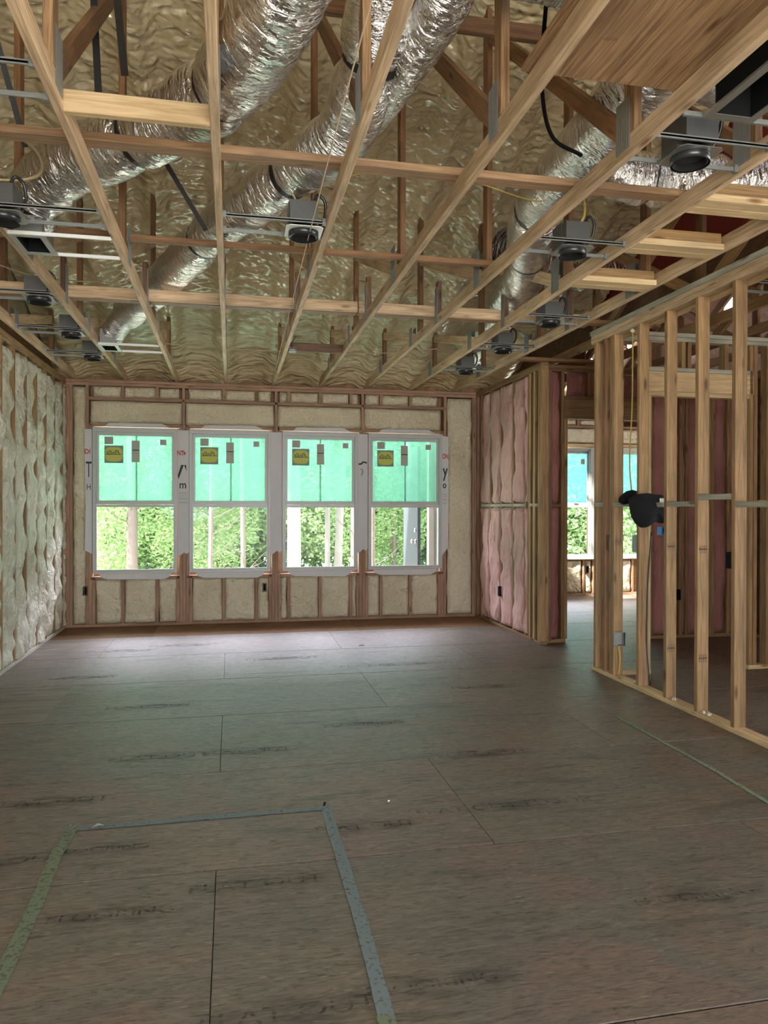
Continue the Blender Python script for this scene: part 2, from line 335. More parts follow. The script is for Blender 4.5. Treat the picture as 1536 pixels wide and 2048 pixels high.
def spline(pts, n=8):
    P = [Vector(p) for p in pts]; P = [P[0]*2-P[1]]+P+[P[-1]*2-P[-2]]; out = []
    for i in range(1, len(P)-2):
        for k in range(n):
            t = k/n; a, b, c, d = P[i-1], P[i], P[i+1], P[i+2]
            out.append(.5*((2*b)+(c-a)*t+(2*a-5*b+4*c-d)*t*t+(3*b-a-3*c+d)*t**3))
    out.append(P[-2]); return out
def cable(name, pts, r, mat, parent=None, n=6):
    return MB().tube(spline(pts), r, n).build(name, mat, parent, True)
NZ = noise.noise
def grid_mesh(nu, nv, fn):
    v = [fn(i/(nu-1), j/(nv-1)) for j in range(nv) for i in range(nu)]
    f = [(j*nu+i, j*nu+i+1, (j+1)*nu+i+1, (j+1)*nu+i) for j in range(nv-1) for i in range(nu-1)]
    return v, f
def patch(name, u0, u1, z0, z1, mp, mat, parent, depth=.02, amp=.012, freq=9, wav=.012, step=.03, seed=0, base=-.05, vs=1.0, wf=5):
    """lumpy pad filling u0..u1, z0..z1 ; mp(u, z, h) -> world point, h is how far it stands proud of the stud face"""
    nu = max(5, int((u1-u0)/step)+1); nv = max(5, int((z1-z0)/step)+1)
    def fn(a, b):
        ed = min(1, min(a, 1-a)*(u1-u0)/.025, min(b, 1-b)*(z1-z0)/.025)
        z = z0+(z1-z0)*b; u = u0+(u1-u0)*a
        wv = wav*NZ((seed, z*wf, 0)); wv2 = wav*NZ((seed+9, z*wf, 0))
        uu = u+wv*(1-a)*1.2+wv2*a*1.2
        h = depth*(math.sin(math.pi*min(1, max(0, a)))**.35)+amp*(1.6*NZ((u*freq+seed*3, z*freq*vs, seed))+.8*NZ((u*freq*2.3, z*freq*vs*2.3, seed+4)))
        h = base+(h-base)*math.sqrt(ed) if ed < 1 else h
        return mp(uu, z+wav*.5*NZ((u*wf, seed, b)), h)
    v, f = grid_mesh(nu, nv, fn)
    mb = MB().add(v, f); me = D.meshes.new(name); me.from_pydata(mb.v, [], mb.f); me.materials.append(mat)
    me.polygons.foreach_set('use_smooth', [True]*len(me.polygons)); me.update()
    return link(name, me, mat, parent)
def text(name, s, size, mw, mat, parent, shear=0, sx=1, ext=.0004, bold=0):
    cu = D.curves.new(name, 'FONT'); cu.body = s; cu.size = size; cu.extrude = ext; cu.shear = shear; cu.offset = bold; cu.resolution_u = 3
    cu.align_x = 'CENTER'; cu.align_y = 'CENTER'
    t = D.objects.new(name, cu); C.objects.link(t); bpy.context.view_layer.update()
    me = D.meshes.new_from_object(t.evaluated_get(bpy.context.evaluated_depsgraph_get())); D.objects.remove(t); D.curves.remove(cu)
    me.materials.clear(); me.materials.append(mat)
    if sx != 1:
        for q in me.vertices: q.co.x *= sx
        if sx < 0: me.flip_normals()
    me.name = name
    return link(name, me, mat, parent, mw=mw)
TH = .0381; W4 = .0889; HC = 3.08
YB = 9.768; XL = -1.996; XR = 3.297; XP = 3.262

# ================================================================== FLOOR
floor = struct('floor')
bx('underlayment', -2.3, 8.2, -3.6, 9.9, -.06, -.023, M_DARKW, floor, 0); bx('underlayment', 3.43, 8.2, 9.901, 12.0, -.06, -.023, M_DARKW, floor, 0)
PW_, PL = 1.16, 2.44
ys = [3.13+1.16*k for k in range(-6, 6)]
rows = [(-3.6, ys[0])]+list(zip(ys, ys[1:]+[8.87]))
rows = [(a, b) for a, b in rows if b-a > .05]
rows += [(8.93, 9.88)]
k = 0
for ri, (ya, yb) in enumerate(rows):
    off = -.06 if round((ya-3.13)/1.16) % 2 == 1 else 1.15
    if ri == len(rows)-1: off = -.9
    x = off-PL*3
    while x < 8:
        x0, x1 = max(x, -2.14), min(x+PL, 8.0)
        if x1-x0 > .1:
            brown = ri == len(rows)-1 and x1 < 3.4
            xx1 = x1
            if ri == len(rows)-1:
                if x0 < 3.3 < x1:
                    bx('panel', x0+.002, 3.298, ya+.002, yb-.002, -.022, 0, M_FLOORB, floor, .002); x0 = 3.302; brown = False
            bx('panel', x0+.0018, x1-.0018, ya+.0035, yb-.0035, -.022, 0, M_FLOORB if (brown and ri == len(rows)-1) else M_FLOOR, floor, .002)
        x += PL
for ya, yb in ((9.884, 11.05), (11.05, 12.0)):
    for x0, x1 in ((3.43, 5.4), (5.4, 7.9)):
        bx('panel', x0, x1-.004, ya, yb-.004, -.022, 0, M_FLOOR, floor, .002)
SM = D.meshes.new('ink_smudge'); SM.from_pydata([(-.34, -.1, 0), (.34, -.1, 0), (.34, .1, 0), (-.34, .1, 0)], [], [(0, 1, 2, 3)]); SM.materials.append(M_SMUDGE)
for s, x, y, sz in (('FLAT OUT', .17, 2.20, .10), ('FLOORING', .62, 2.24, .075), ('FLAT OUT', .10, 2.98, .10), ('FLAT OUT', -.95, 3.38, .10), ('FLOORING', -.55, 3.42, .07),
                    ('FLAT OUT FLOOR', 1.35, 3.52, .10), ('FLAT OUT', .62, 3.42, .09), ('FLOORING', -.43, 2.86, .08), ('FLAT OUT', -.42, 4.62, .11), ('FLAT OUT', -.9, 4.02, .11),
                    ('FLAT OUT', .1, 4.62, .1), ('FLAT OUT', 1.5, 4.3, .11), ('FLOORING', .9, 5.05, .1), ('FLAT OUT', -.6, 5.8, .12), ('FLAT OUT', .5, 7.4, .14), ('FLAT OUT', 2.1, 5.9, .12),
                    ('FLAT OUT', -1.1, 8.1, .14), ('FLAT OUT FLOOR', 1.6, 6.9, .13), ('FLOORING', 1.75, 2.55, .09), ('FLAT OUT', -1.3, 6.9, .12), ('FLAT OUT', -.5, 8.3, .14)):
    link('ink_smudge', SM, M_SMUDGE, floor, loc=(x+.02, y+.0, .0003))
    text('printed_lettering', s, sz, Matrix.Translation((x, y, .0006)), M_GHOST, floor, 0, 1.15, .0002)

# ================================================================== BACK WALL (four windows)
WIN = [(-1.680, -.670), (-.517, .497), (.654, 1.643), (1.791, 2.807)]; WZ0, WZ1 = .668, 2.487
wb = struct('wall_back', (0, YB, 0))
YS = YB; YE = YB+.14
bx('bottom_plate', XL-.1, XR+.1, YS, YE, 0, TH, M_STUD, wb)
bx('top_plate', XL-.14, XR+.14, YS, YE, HC-TH, HC-.001, M_STUD, wb)
bx('top_plate', XL-.14, XR+.14, YS, YE, HC-2*TH, HC-TH-.001, M_STUD, wb)
def stud(x, z0, z1, y0=YS, y1=YE, mat=M_STUD, p=None, nm='stud'):
    return bx(nm, x, x+TH, y0, y1, z0, z1, mat, p or wb)
top = HC-2*TH
for x in (-1.994, -1.956, 3.247, 3.286): stud(x, TH, top)
for x in (-1.766, ): stud(x, TH, top)
stud(-1.728, TH, 2.53); stud(-1.690, TH, WZ0-.05)
for a, b in ((-.678, 5), (.481, 4), (1.634, 4)):
    for i in range(b): stud(a+i*(TH+.001), TH, WZ0-.05 if i in (0, b-1) else 2.53)
stud(-.610, 2.53, top); stud(.553, 2.53, top); stud(1.70, 2.53, top)
for i in range(3): stud(2.762+i*(TH+.001), TH, WZ0-.05 if i == 0 else (2.53 if i == 1 else top))
for (a, b), cs in zip(WIN, ((-1.345, -.932), (-.112, .304), (.717, 1.128, 1.540), (1.950, 2.355))):
    bx('sill_plate', a-.03, b+.03, YS, YE, WZ0-.082, WZ0-.044, M_STUD, wb)
    bx('header', a-.04, b+.04, YS, YE, 2.502, 2.54, M_STUD, wb)
    for c in cs: stud(c, TH, WZ0-.083, nm='cripple_stud'); stud(c, 2.868, top, nm='cripple_stud')
bx('ledger', -1.728, 2.86, YS, YE, 2.825, 2.866, M_STUD, wb)
stud(.30, 2.868, top, nm='cripple_stud')
mpB = lambda u, z, h: (u, YB-h, z)
def fp(u0, u1, z0, z1, **k):
    k.setdefault('seed', round(u0*7+z0*3, 2)); return patch('foam_panel', u0, u1, z0, z1, mpB, M_FOAM, wb, **k)
fp(-1.918, -1.764, .035, HC-.09, depth=-.004, amp=.010, step=.028)
fp(2.902, 3.25, .035, HC-.09, depth=-.002, amp=.010, step=.028)
cells = [-1.652, -1.345, -1.307, -.932, -.894, -.678, -.484, -.112, -.074, .304, .342, .481, .635, .717, .755, 1.128, 1.166, 1.54, 1.578, 1.634, 1.79, 1.95, 1.988, 2.355, 2.393, 2.762]
for i in range(0, len(cells), 2):
    fp(cells[i]-.004, cells[i+1]+.004, .036, WZ0-.08, depth=-.008, amp=.014, freq=11, wav=.014, step=.025)
tc_ = [-1.69, -1.345, -1.307, -.932, -.894, -.65, -.535, -.112, -.074, .304, .342, .51, .62, .717, .755, 1.128, 1.166, 1.54, 1.578, 1.66, 1.76, 1.95, 1.988, 2.355, 2.393, 2.755]
for i in range(0, len(tc_), 2):
    fp(tc_[i], tc_[i+1], 2.868, top, depth=.0, amp=.012, freq=12, step=.022)
for a, b in ((-1.715, -.605), (-.575, .55), (.595, 1.70), (1.74, 2.80)):
    fp(a, b, 2.545, 2.825, depth=.004, amp=.008, freq=7, step=.025)
# exterior sheathing closing the wall around the windows
for i, (x0, x1, z0, z1) in enumerate([(-2.2, WIN[0][0]+.01, 0, 3.3), (WIN[3][1]-.01, 3.5, 0, 3.3), (WIN[0][1]-.01, WIN[1][0]+.01, 0, 3.3), (WIN[1][1]-.01, WIN[2][0]+.01, 0, 3.3), (WIN[2][1]-.01, WIN[3][0]+.01, 0, 3.3)]
        + [(a+.01, b-.01, 0, WZ0) for a, b in WIN]+[(a+.01, b-.01, WZ1, 3.3) for a, b in WIN]):
    bx('exterior_sheathing', x0, x1, YE+.001, YE+.014, z0, z1, M_OSB, wb, 0)
# house wrap folded onto the studs, with its print
def wrap(pts, parent, y=YB-.006, th=.003):
    n = len(pts); v = [(x, y-th, z) for x, z in pts]+[(x, y, z) for x, z in pts]
    f = [tuple(range(n)), tuple(range(2*n-1, n-1, -1))]+[(i, i+n, (i+1) % n+n, (i+1) % n) for i in range(n)]
    return MB().add(v, f).build('house_wrap', M_WRAP, parent)
def strip(x0, x1, zt, zb, notch):
    xm = (x0+x1)/2
    wrap([(x0, zt), (x0, zb), (x0+.02, zb-.01)] + ([(xm+.01, zb+.04)] if notch else []) + [(x1-.03, zb+.02), (x1, zb+.04), (x1, zt)], wb)
wrap([(-1.775, 2.46), (-1.775, 2.1), (-1.765, 1.5), (-1.775, .96), (-1.69, .91), (-1.69, 2.46)], wb)
strip(-.664, -.524, 2.47, .88, True); strip(.503, .648, 2.47, .89, True); strip(1.650, 1.785, 2.47, .90, True)
wrap([(2.812, 2.47), (2.812, .84), (2.90, .95), (2.905, 2.46)], wb)
for (a, b), e in zip(WIN, (.05, .05, .04, .05)):
    wrap([(a+.07, WZ0-.005), (a+.10, WZ0-.05), (a+.17, WZ0-.075), (b-.17, WZ0-.085), (b-.10, WZ0-.055), (b-.06, WZ0-.005)], wb, YB-.012)
    wrap([(a+.14, WZ1+.012), (a+.19, WZ1+.055), (b-.19, WZ1+.060), (b-.09, WZ1+.012)], wb, YB-.008)
RX = Matrix.Rotation(math.radians(90), 4, 'X')
def wt(s, x, z, size, mat, sx=1, y=YB-.0105, shear=0, bold=0):
    return text('wrap_lettering', s, size, Matrix.Translation((x, y, z)) @ RX, mat, wb, shear, sx, .0006, bold)
wt('NT', -.628, 2.178, .085, M_RED, .75, bold=.002)
MB().add([(-.588, YB-.0105, 2.205), (-.588, YB-.0105, 2.15), (-.56, YB-.0105, 2.178)], [(0, 1, 2)]).build('wrap_lettering', M_RED, wb)
MB().add([(-.622, YB-.0105, 2.03), (-.588, YB-.0105, 2.03), (-.652, YB-.0105, 1.85), (-.662, YB-.0105, 1.90)], [(0, 3, 2, 1)]).build('wrap_lettering', M_INK, wb)
MB().add([(-.585, YB-.0105, 2.03), (-.560, YB-.0105, 2.03), (-.556, YB-.0105, 1.95)], [(0, 2, 1)]).build('wrap_lettering', M_INK, wb)
wt('m', -.60, 1.775, .14, M_INK, .85, bold=.002)
wt('DI', -1.742, 2.18, .085, M_RED, .85, bold=.002)
wt('T', -1.728, 1.95, .28, M_INK, .42); wt('H', -1.728, 1.74, .11, M_INK, .7)
wt('ON', 2.858, 2.19, .095, M_RED, .58, bold=.002); wt('y', 2.858, 1.99, .24, M_INK, .62, bold=.004); wt('o', 2.848, 1.80, .13, M_INK, .75, bold=.003)
mbl = MB()
for z in (1.68, 1.665, 1.64, 1.61, 1.598, 1.56, 1.548): mbl.box(-.65, -.54, YB-.0102, YB-.0095, z-.0025, z+.0025); mbl.box(2.82, 2.885, YB-.0102, YB-.0095, z-.0025, z+.0025)
mbl.build('wrap_small_print', M_LINE, wb)
MB().tube([(1.66, YB-.012, 2.07), (1.70, YB-.013, 2.075), (1.72, YB-.013, 2.10), (1.77, YB-.012, 2.09)], .012, 5).build('wrap_tear', M_INK, wb)
MB().tube([(1.69, YB-.012, 2.01), (1.72, YB-.012, 1.98), (1.70, YB-.012, 1.92)], .005, 5).build('wrap_tear', M_INK, wb)

# ------------------------------------------------------------------ windows
def window(name, x0, x1, z0, z1, y, film, stick=True, door=None):
    w_ = struct(name, ((x0+x1)/2, y, z0)); yb = y+.10; fw_ = .02
    mb = MB()
    for a, b, c, d in ((x0, x1, z1-.022, z1), (x0, x1, z0, z0+.02), (x0, x0+.02, z0+.02, z1-.022), (x1-.02, x1, z0+.02, z1-.022)): mb.box(a, b, y, yb, c, d)
    for a, b, c, d in ((x0+.02, x1-.02, z1-.055, z1-.022), (x0+.02, x1-.02, z0+.02, z0+.03), (x0+.02, x0+.034, z0+.03, z1-.055), (x1-.034, x1-.02, z0+.03, z1-.055)): mb.box(a, b, y+.02, yb, c, d)
    mb.build('frame', M_WHITE, w_)
    zm = z0+(z1-z0)*.472
    def sash(nm, za, zb, ya, s, sb, stt):
        m = MB(); xa, xb = x0+.035, x1-.035
        m.box(xa, xb, ya, ya+.03, zb-stt, zb); m.box(xa, xb, ya, ya+.03, za, za+sb); m.box(xa, xa+s, ya, ya+.03, za+sb, zb-stt); m.box(xb-s, xb, ya, ya+.03, za+sb, zb-stt)
        return m.build(nm, M_WHITE, w_), xa+s, xb-s
    up_, ua, ub = sash('upper_sash', zm+.0, z1-.056, y+.055, .032, .05, .040)
    lo_, la, lb = sash('lower_sash', z0+.031, zm-.002, y+.022, .010, .014, .030)
    MB().box(x0+.05, x1-.05, y+.030, y+.054, zm-.0, zm+.035).build('meeting_rail', M_WHITE, w_)
    MB().box(ua, ub, y+.068, y+.072, zm+.05, z1-.096).build('film_covered_pane', film, up_)
    MB().box(la, lb, y+.034, y+.038, z0+.045, zm-.032).build('glass_pane', M_GLASS, lo_)
    xm = (x0+x1)/2
    MB().box(xm+.0, xm+.014, y+.078, y+.084, zm+.05, z1-.096).build('screen_bar', M_GALVD, up_)
    for q in (-.24, .24):
        MB().box(xm+q-.035, xm+q+.035, y+.02, y+.05, zm+.035, zm+.047).build('sash_lock', M_WHITE, w_)
        MB().box(xm+q-.03, xm+q+.03, y+.045, y+.06, z1-.075, z1-.055).build('tilt_latch', M_WHITE, w_)
    if stick:
        ys_ = y+.062; sx_, sz_ = (x1-x0)/1.01, 1
        def lab(a, b, c, d, mat, nm='paper_sticker', yy=ys_):
            return MB().box(x0+a, x0+b, yy, yy+.003, c, d).build(nm, mat, w_)
        def lines(a, b, c, d, n, host):
            m = MB()
            for i in range(n):
                z = c+(d-c)*(i+.5)/n; m.box(x0+a+.01, x0+b-random.uniform(.008, .04), ys_-.001, ys_, z-.003, z+.003)
            o = m.build('sticker_print', M_INK if n < 4 else M_LINE, host)
        s1 = lab(.13, .235, 2.28, 2.375, M_STICK); lines(.13, .235, 2.28, 2.375, 6, s1)
        s2 = lab(.455, .552, 2.06, 2.33, M_STICK); lines(.455, .552, 2.16, 2.33, 8, s2)
        MB().box(x0+.462, x0+.545, ys_-.0015, ys_, 2.205, 2.217).build('sticker_print', M_INK, s2)
        s3 = lab(.80, .875, 2.28, 2.35, M_STICK); lines(.80, .875, 2.28, 2.35, 4, s3)
        s4 = lab(.13, .355, 2.045, 2.265, M_LABG, 'square_label')
        cx, cz, r = x0+.243, 2.155, .1
        v = [(cx+r*1.04*math.copysign(abs(math.cos(t))**.6, math.cos(t)), ys_-.002, cz+r*.90*math.copysign(abs(math.sin(t))**.6, math.sin(t))) for t in [2*math.pi*i/20 for i in range(20)]]
        MB().add(v+[(a, b+.0015, c) for a, b, c in v], [tuple(range(20))]+[(i, i+20, (i+1) % 20+20, (i+1) % 20) for i in range(20)]).build('yellow_oval', M_YEL, s4)
        text('label_lettering', 'Pella', .085, Matrix.Translation((cx, ys_-.0035, cz+.02)) @ RX, M_INK, s4, .45, -1, .0004)
        MB().box(cx-.1, cx+.1, ys_-.003, ys_-.002, cz-.004, cz+.002).build('label_rule', M_INK, s4)
    return w_
for i, (a, b) in enumerate(WIN): window('window_%d' % (i+1), a, b, WZ0, WZ1, YB-.032, M_FILM)

# ================================================================== LEFT WALL
wl = struct('wall_left', (XL, 7, 0))
Y0L = -3.5
bx('bottom_plate', XL-.14, XL, Y0L, YB, 0, TH, M_GREY, wl)
bx('top_plate', XL-.14, XL, Y0L, YB, HC-2*TH, HC-TH-.001, M_WOOD, wl)
bx('top_plate', XL-.14, XL-.0, Y0L, YB, HC-TH, HC-.001, M_WOOD, wl)
bx('exterior_sheathing', XL-.16, XL-.145, Y0L, YB+.1, 0, 3.4, M_OSB, wl, 0)
ysl = [9.62-.4064*i for i in range(0, 33)]
for y in ysl: bx('stud', XL-.14, XL-.001, y-TH, y, TH, top, M_WOOD, wl)
mpL = lambda u, z, h: (XL+h, u, z)
for i in range(len(ysl)-1):
    near = i < 9
    if not near and i % 2: continue
    y1 = ysl[i]-TH; y0 = ysl[i+1] if near else ysl[min(i+2, len(ysl)-1)]
    patch('foam_panel', y0+.004, y1-.002, .03, HC-.10, mpL, M_FOAML, wl, depth=-.002, amp=.034 if near else .02, freq=8, wav=.03, step=.026 if near else .12, seed=i*3.1, base=-.06, vs=.55, wf=7)
patch('foam_panel', 9.62, YB-.01, .03, HC-.1, mpL, M_FOAML, wl, depth=.012, amp=.02, seed=77, wav=.01)

# ================================================================== RIGHT WALL WITH PINK INSULATION
wr = struct('wall_right', (XR, 8.7, 0))
YR0 = 7.58
bx('bottom_plate', XR, XR+W4, YR0, YB, 0, TH, M_WOOD, wr)
for z in (HC-TH, HC-2*TH): bx('top_plate', XR, XR+W4, YR0, YB, z, z+TH-.001, M_WOOD, wr)
for y in (9.73, 9.56, 9.205, 8.81, 8.405, 8.03, 7.93, 7.80, 7.66): bx('stud', XR, XR+W4, y-TH, y, TH, top, M_STUD if y > 9.5 else M_WOOD, wr)
bx('corner_post', XR, XR+.12, YR0, YR0+TH, TH, top, M_WOOD, wr)
bx('corner_post', XR+W4+.004, XR+.13, YR0-.001, YR0+TH, TH, top, M_DARKW, wr)
for y0 in (7.74, 7.86): bx('trimmer_edge', XR-.004, XR+.0, y0, y0+.016, TH, top, M_LIGHT, wr)
mpR = lambda u, z, h: (XR-h, u, z)
yy = [(9.20, 9.525), (8.805, 9.17), (8.40, 8.775), (8.035, 8.37), (7.95, 7.995)]
for i, (a, b) in enumerate(yy):
    for z0, z1 in ((.04, 1.505), (1.545, top)):
        patch('insulation_batt', a-.005, b+.01, z0, z1, mpR, M_PINK, wr, depth=.014, amp=.026, freq=5.5, wav=.022, step=.035, seed=i*5+z0, base=-.05, vs=.6)
for a, b in ((9.205, 9.522), (8.81, 9.167), (8.405, 8.772), (8.03, 8.367), (7.80, 7.892), (7.66, 7.762)): bx('blocking', XR-.001, XR+W4, a, b, 1.507, 1.543, M_GREY, wr)
bx('back_board', XR+W4+.002, XR+W4+.014, YR0+.05, YB, 0, HC, M_OSB, wr, 0)

# ================================================================== HALL WALL (W2) facing the room, with doorway
wh = struct('wall_hall', (4.5, 7.68, 0)); Y2 = 7.68
def whs(x, z0=TH, z1=top, m=M_WOOD, n='stud', d=W4): return bx(n, x, x+TH, Y2, Y2+d, z0, z1, m, wh)
for z in (HC-TH, HC-2*TH): bx('top_plate', XR+W4+.02, 7.9, Y2, Y2+W4, z, z+TH-.001, M_WEB, wh)
bx('bottom_plate', 3.43, 3.64, Y2, Y2+W4, 0, TH, M_WOOD, wh); bx('bottom_plate', 4.63, 7.9, Y2, Y2+W4, 0, TH, M_WOOD, wh)
for x in (3.585, 4.632, 4.672, 5.045, 5.12, 5.30, 5.36, 5.42, 5.46, 5.66, 5.98, 6.3, 6.7, 7.1): whs(x)
whs(3.624, TH, 2.486)
bx('header', 3.625, 4.65, Y2, Y2+W4, 2.486, 2.70, M_WOOD, wh); bx('header_plate', 3.625, 4.65, Y2, Y2+W4, 2.702, 2.74, M_WEB, wh)
for x in (3.90, 4.25, 4.6): whs(x, 2.742, top, M_WEB, 'cripple_stud')
mpH = lambda u, z, h: (u, Y2-h, z)
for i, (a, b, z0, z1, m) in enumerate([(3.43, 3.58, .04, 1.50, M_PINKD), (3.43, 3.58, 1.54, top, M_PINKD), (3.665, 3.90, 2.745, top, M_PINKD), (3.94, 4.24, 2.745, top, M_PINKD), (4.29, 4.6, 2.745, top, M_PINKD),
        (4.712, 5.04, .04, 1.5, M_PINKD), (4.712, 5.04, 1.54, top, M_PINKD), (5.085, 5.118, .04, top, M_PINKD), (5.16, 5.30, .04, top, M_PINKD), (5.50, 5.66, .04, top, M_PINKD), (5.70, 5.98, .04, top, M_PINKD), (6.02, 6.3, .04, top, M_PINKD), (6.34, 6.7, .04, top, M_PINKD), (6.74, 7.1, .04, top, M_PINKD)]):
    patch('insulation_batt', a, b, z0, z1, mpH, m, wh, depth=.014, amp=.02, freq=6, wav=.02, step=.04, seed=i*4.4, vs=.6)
bx('blocking', 3.42, 3.58, Y2-.001, Y2+W4, 1.502, 1.54, M_WEB, wh); bx('blocking', 4.712, 5.04, Y2-.001, Y2+W4, 1.502, 1.54, M_GREY, wh)
bx('back_board', 4.68, 7.9, Y2+W4+.002, Y2+W4+.014, 0, HC, M_OSB, wh, 0)
bx('back_board', 3.4, 3.62, Y2+W4+.002, Y2+W4+.014, 0, HC, M_OSB, wh, 0)

# side of the hall on the far right
ws = struct('wall_side', (5.95, 6, 0))
for z in (HC-TH, HC-2*TH): bx('top_plate', 5.95, 5.95+W4, 4.3, Y2, z, z+TH-.001, M_WEB, ws)
bx('bottom_plate', 5.95, 5.95+W4, 4.3, Y2, 0, TH, M_WEB, ws)
for i in range(8): bx('stud', 5.95, 5.95+W4, 7.4-i*.4064, 7.4-i*.4064+TH, TH, top, M_WOOD, ws)
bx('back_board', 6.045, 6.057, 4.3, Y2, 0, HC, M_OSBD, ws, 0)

# ================================================================== INNER WALL (W3) with cased opening
w3 = struct('wall_inner', (4.2, 6.06, 0)); Y3 = 6.06
for z in (HC-TH, HC-2*TH-.002): bx('top_plate', XP+W4+.01, 5.9, Y3, Y3+W4, z, z+TH-.001, M_GREY, w3)
bx('bottom_plate', 4.70, 5.9, Y3, Y3+W4, 0, TH, M_LIGHT, w3)
bx('header', 3.66, 4.74, Y3, Y3+W4, 2.545, 2.725, M_LIGHT, w3); bx('header_plate', 3.66, 4.74, Y3, Y3+W4, 2.727, 2.765, M_GREY, w3); bx('header_plate', 3.66, 4.70, Y3, Y3+W4, 2.505, 2.543, M_LIGHT, w3)
for x, z0 in ((3.62, TH), (3.66, 2.767), (4.0, 2.767), (4.06, 2.767), (4.44, 2.767), (4.70, TH), (4.745, TH), (4.88, TH), (5.25, TH), (5.6, TH)): bx('stud', x, x+TH, Y3, Y3+W4, z0, top, M_WOOD, w3)
bx('trimmer', 3.66, 3.66+TH, Y3, Y3+W4, TH, 2.503, M_LIGHT, w3)
bx('bottom_plate', 3.40, 3.70, Y3, Y3+W4, 0, TH, M_LIGHT, w3)
bx('blocking', 4.79, 5.9, Y3, Y3+W4, 1.53, 1.568, M_LIGHT, w3)

# ================================================================== PARTITION of open studs (right foreground)
wp = struct('wall_partition', (XP, 4.8, 0)); YPE = 6.34; YPN = .4
bx('bottom_plate', XP, XP+W4, YPN, YPE, 0, TH, M_LIGHT, wp)
bx('top_plate', XP, XP+W4, YPN, YPE+.02, HC-2*TH, HC-TH-.001, M_CHORD, wp)
bx('top_plate', XP, XP+W4, YPN, YPE+.02, HC-TH, HC-.001, M_CHORD, wp)
bx('top_plate', XP-.012, XP+W4-.012, YPN, YPE+.02, HC, HC+TH, M_GREY, wp)
bx('top_plate', XP+.09, XP+.10, YPN, YPE, HC-3*TH, HC-2*TH, M_LIGHT, wp)
PS = [6.26, 6.095, 5.975, 5.93, 5.525, 5.135, 4.742, 4.345, 3.94, 3.53, 3.12, 2.7, 2.3]
for i, y in enumerate(PS):
    s_ = bx('stud', XP+random.uniform(-.002, .002), XP+W4, y, y+TH, TH+.001, top-.001, M_WEB if i == 1 else M_WOOD, wp)
    if i in (3, 5, 6, 8):
        for z in (1.20, .42 if i in (5, 6) else 9):
            if z > 5: continue
            mb = MB()
            for q in range(4): mb.box(XP+.012+q*.017, XP+.020+q*.017, y-.0008, y, z-.03, z+.03); mb.box(XP+.012+q*.017, XP+.026+q*.017, y-.0008, y, z-.004, z+.004)
            mb.build('mill_stamp', M_STAMP, s_)
for i, (a, b, z) in enumerate([(6.133, 6.26, 1.505), (5.565, 5.93, 1.505), (5.175, 5.525, 1.50), (4.782, 5.135, 1.505), (4.385, 4.742, 1.553), (3.98, 4.345, 1.50), (3.57, 3.94, 1.5)]):
    bx('blocking', XP-.002, XP+W4, a, b, z, z+TH, M_GREY, wp)
for y in (5.62, 5.06, 4.66): # wads of sealing foam on the plate
    mb = MB()
    for q in range(5):
        cx, cy, r = XP+.03+random.uniform(-.02, .02), y+random.uniform(-.03, .03), random.uniform(.008, .014)
        mb.lathe([(r*.3, TH), (r, TH+r*.6), (r*.8, TH+r*1.4), (r*.1, TH+r*1.9)], cx, cy, 8)
    mb.build('sealant_blob', M_FOAML, wp, True)

# ================================================================== FAR ROOM
YF = 11.75
wf = struct('wall_far', (6, YF, 0))
FW = [(4.98, 6.04), (6.10, 7.16)]
bx('bottom_plate', 3.42, 7.9, YF, YF+.14, 0, TH, M_STUD, wf)
for z in (HC-TH, HC-2*TH): bx('top_plate', 3.42, 7.9, YF, YF+.14, z, z+TH-.001, M_STUD, wf)
for x in (4.6, 4.92, 5.45, 5.88, 6.06, 6.42, 6.8, 7.2, 7.6): 
    bx('stud', x, x+TH, YF, YF+.14, TH, .6 if 4.95 < x < 7.17 else top, M_STUD, wf)
bx('sill_plate', 4.95, 7.2, YF, YF+.14, .6, .638, M_STUD, wf)
bx('header', 4.95, 7.2, YF, YF+.14, 2.53, 2.59, M_LIGHT, wf); bx('ledger', 4.95, 7.2, YF, YF+.14, 2.86, 2.9, M_STUD, wf)
for x in (5.3, 5.78, 6.2, 6.6): bx('cripple_stud', x, x+TH, YF, YF+.14, 2.9, top, M_STUD, wf)
mpF = lambda u, z, h: (u, YF-h, z)
for i, (a, b, z0, z1) in enumerate([(4.96, 5.45, .035, .6), (5.49, 5.88, .035, .6), (5.92, 6.06, .035, .6), (6.10, 6.42, .035, .6), (6.46, 6.8, .035, .6), (4.96, 7.18, 2.6, 2.86), (4.96, 5.3, 2.9, top), (5.34, 5.78, 2.9, top), (5.82, 6.2, 2.9, top), (6.24, 6.6, 2.9, top), (4.64, 4.92, .035, top), (7.24, 7.6, .035, top)]):
    patch('foam_panel', a, b, z0, z1, mpF, M_FOAM, wf, depth=.0, amp=.014, freq=10, seed=i*2.7)
for a, b, c, d in ((3.42, 4.99, 0, 3.3), (7.15, 8.1, 0, 3.3), (4.99, 7.15, 0, .65), (4.99, 7.15, 2.52, 3.3), (6.03, 6.11, .65, 2.52)): bx('exterior_sheathing', a, b, YF+.142, YF+.155, c, d, M_OSB, wf, 0)
window('window_5', 4.98, 6.04, .655, 2.52, YF-.03, M_FILMB, False); window('window_6', 6.10, 7.16, .655, 2.52, YF-.03, M_FILMB, False)
for nm, x in (('window_5', 5.86), ('window_6', 6.96)):
    pw = D.objects[nm]; o = MB().box(x, x+.07, YF+.030, YF+.033, 2.24, 2.33).build('paper_sticker', M_STICK, pw)
MB().box(6.03, 6.11, YF-.028, YF+.1, .655, 2.52).build('mullion', M_WHITE, wf)
MB().box(4.95, 7.19, YF-.035, YF-.005, .62, .66).build('sill_board', M_WHITE, wf)

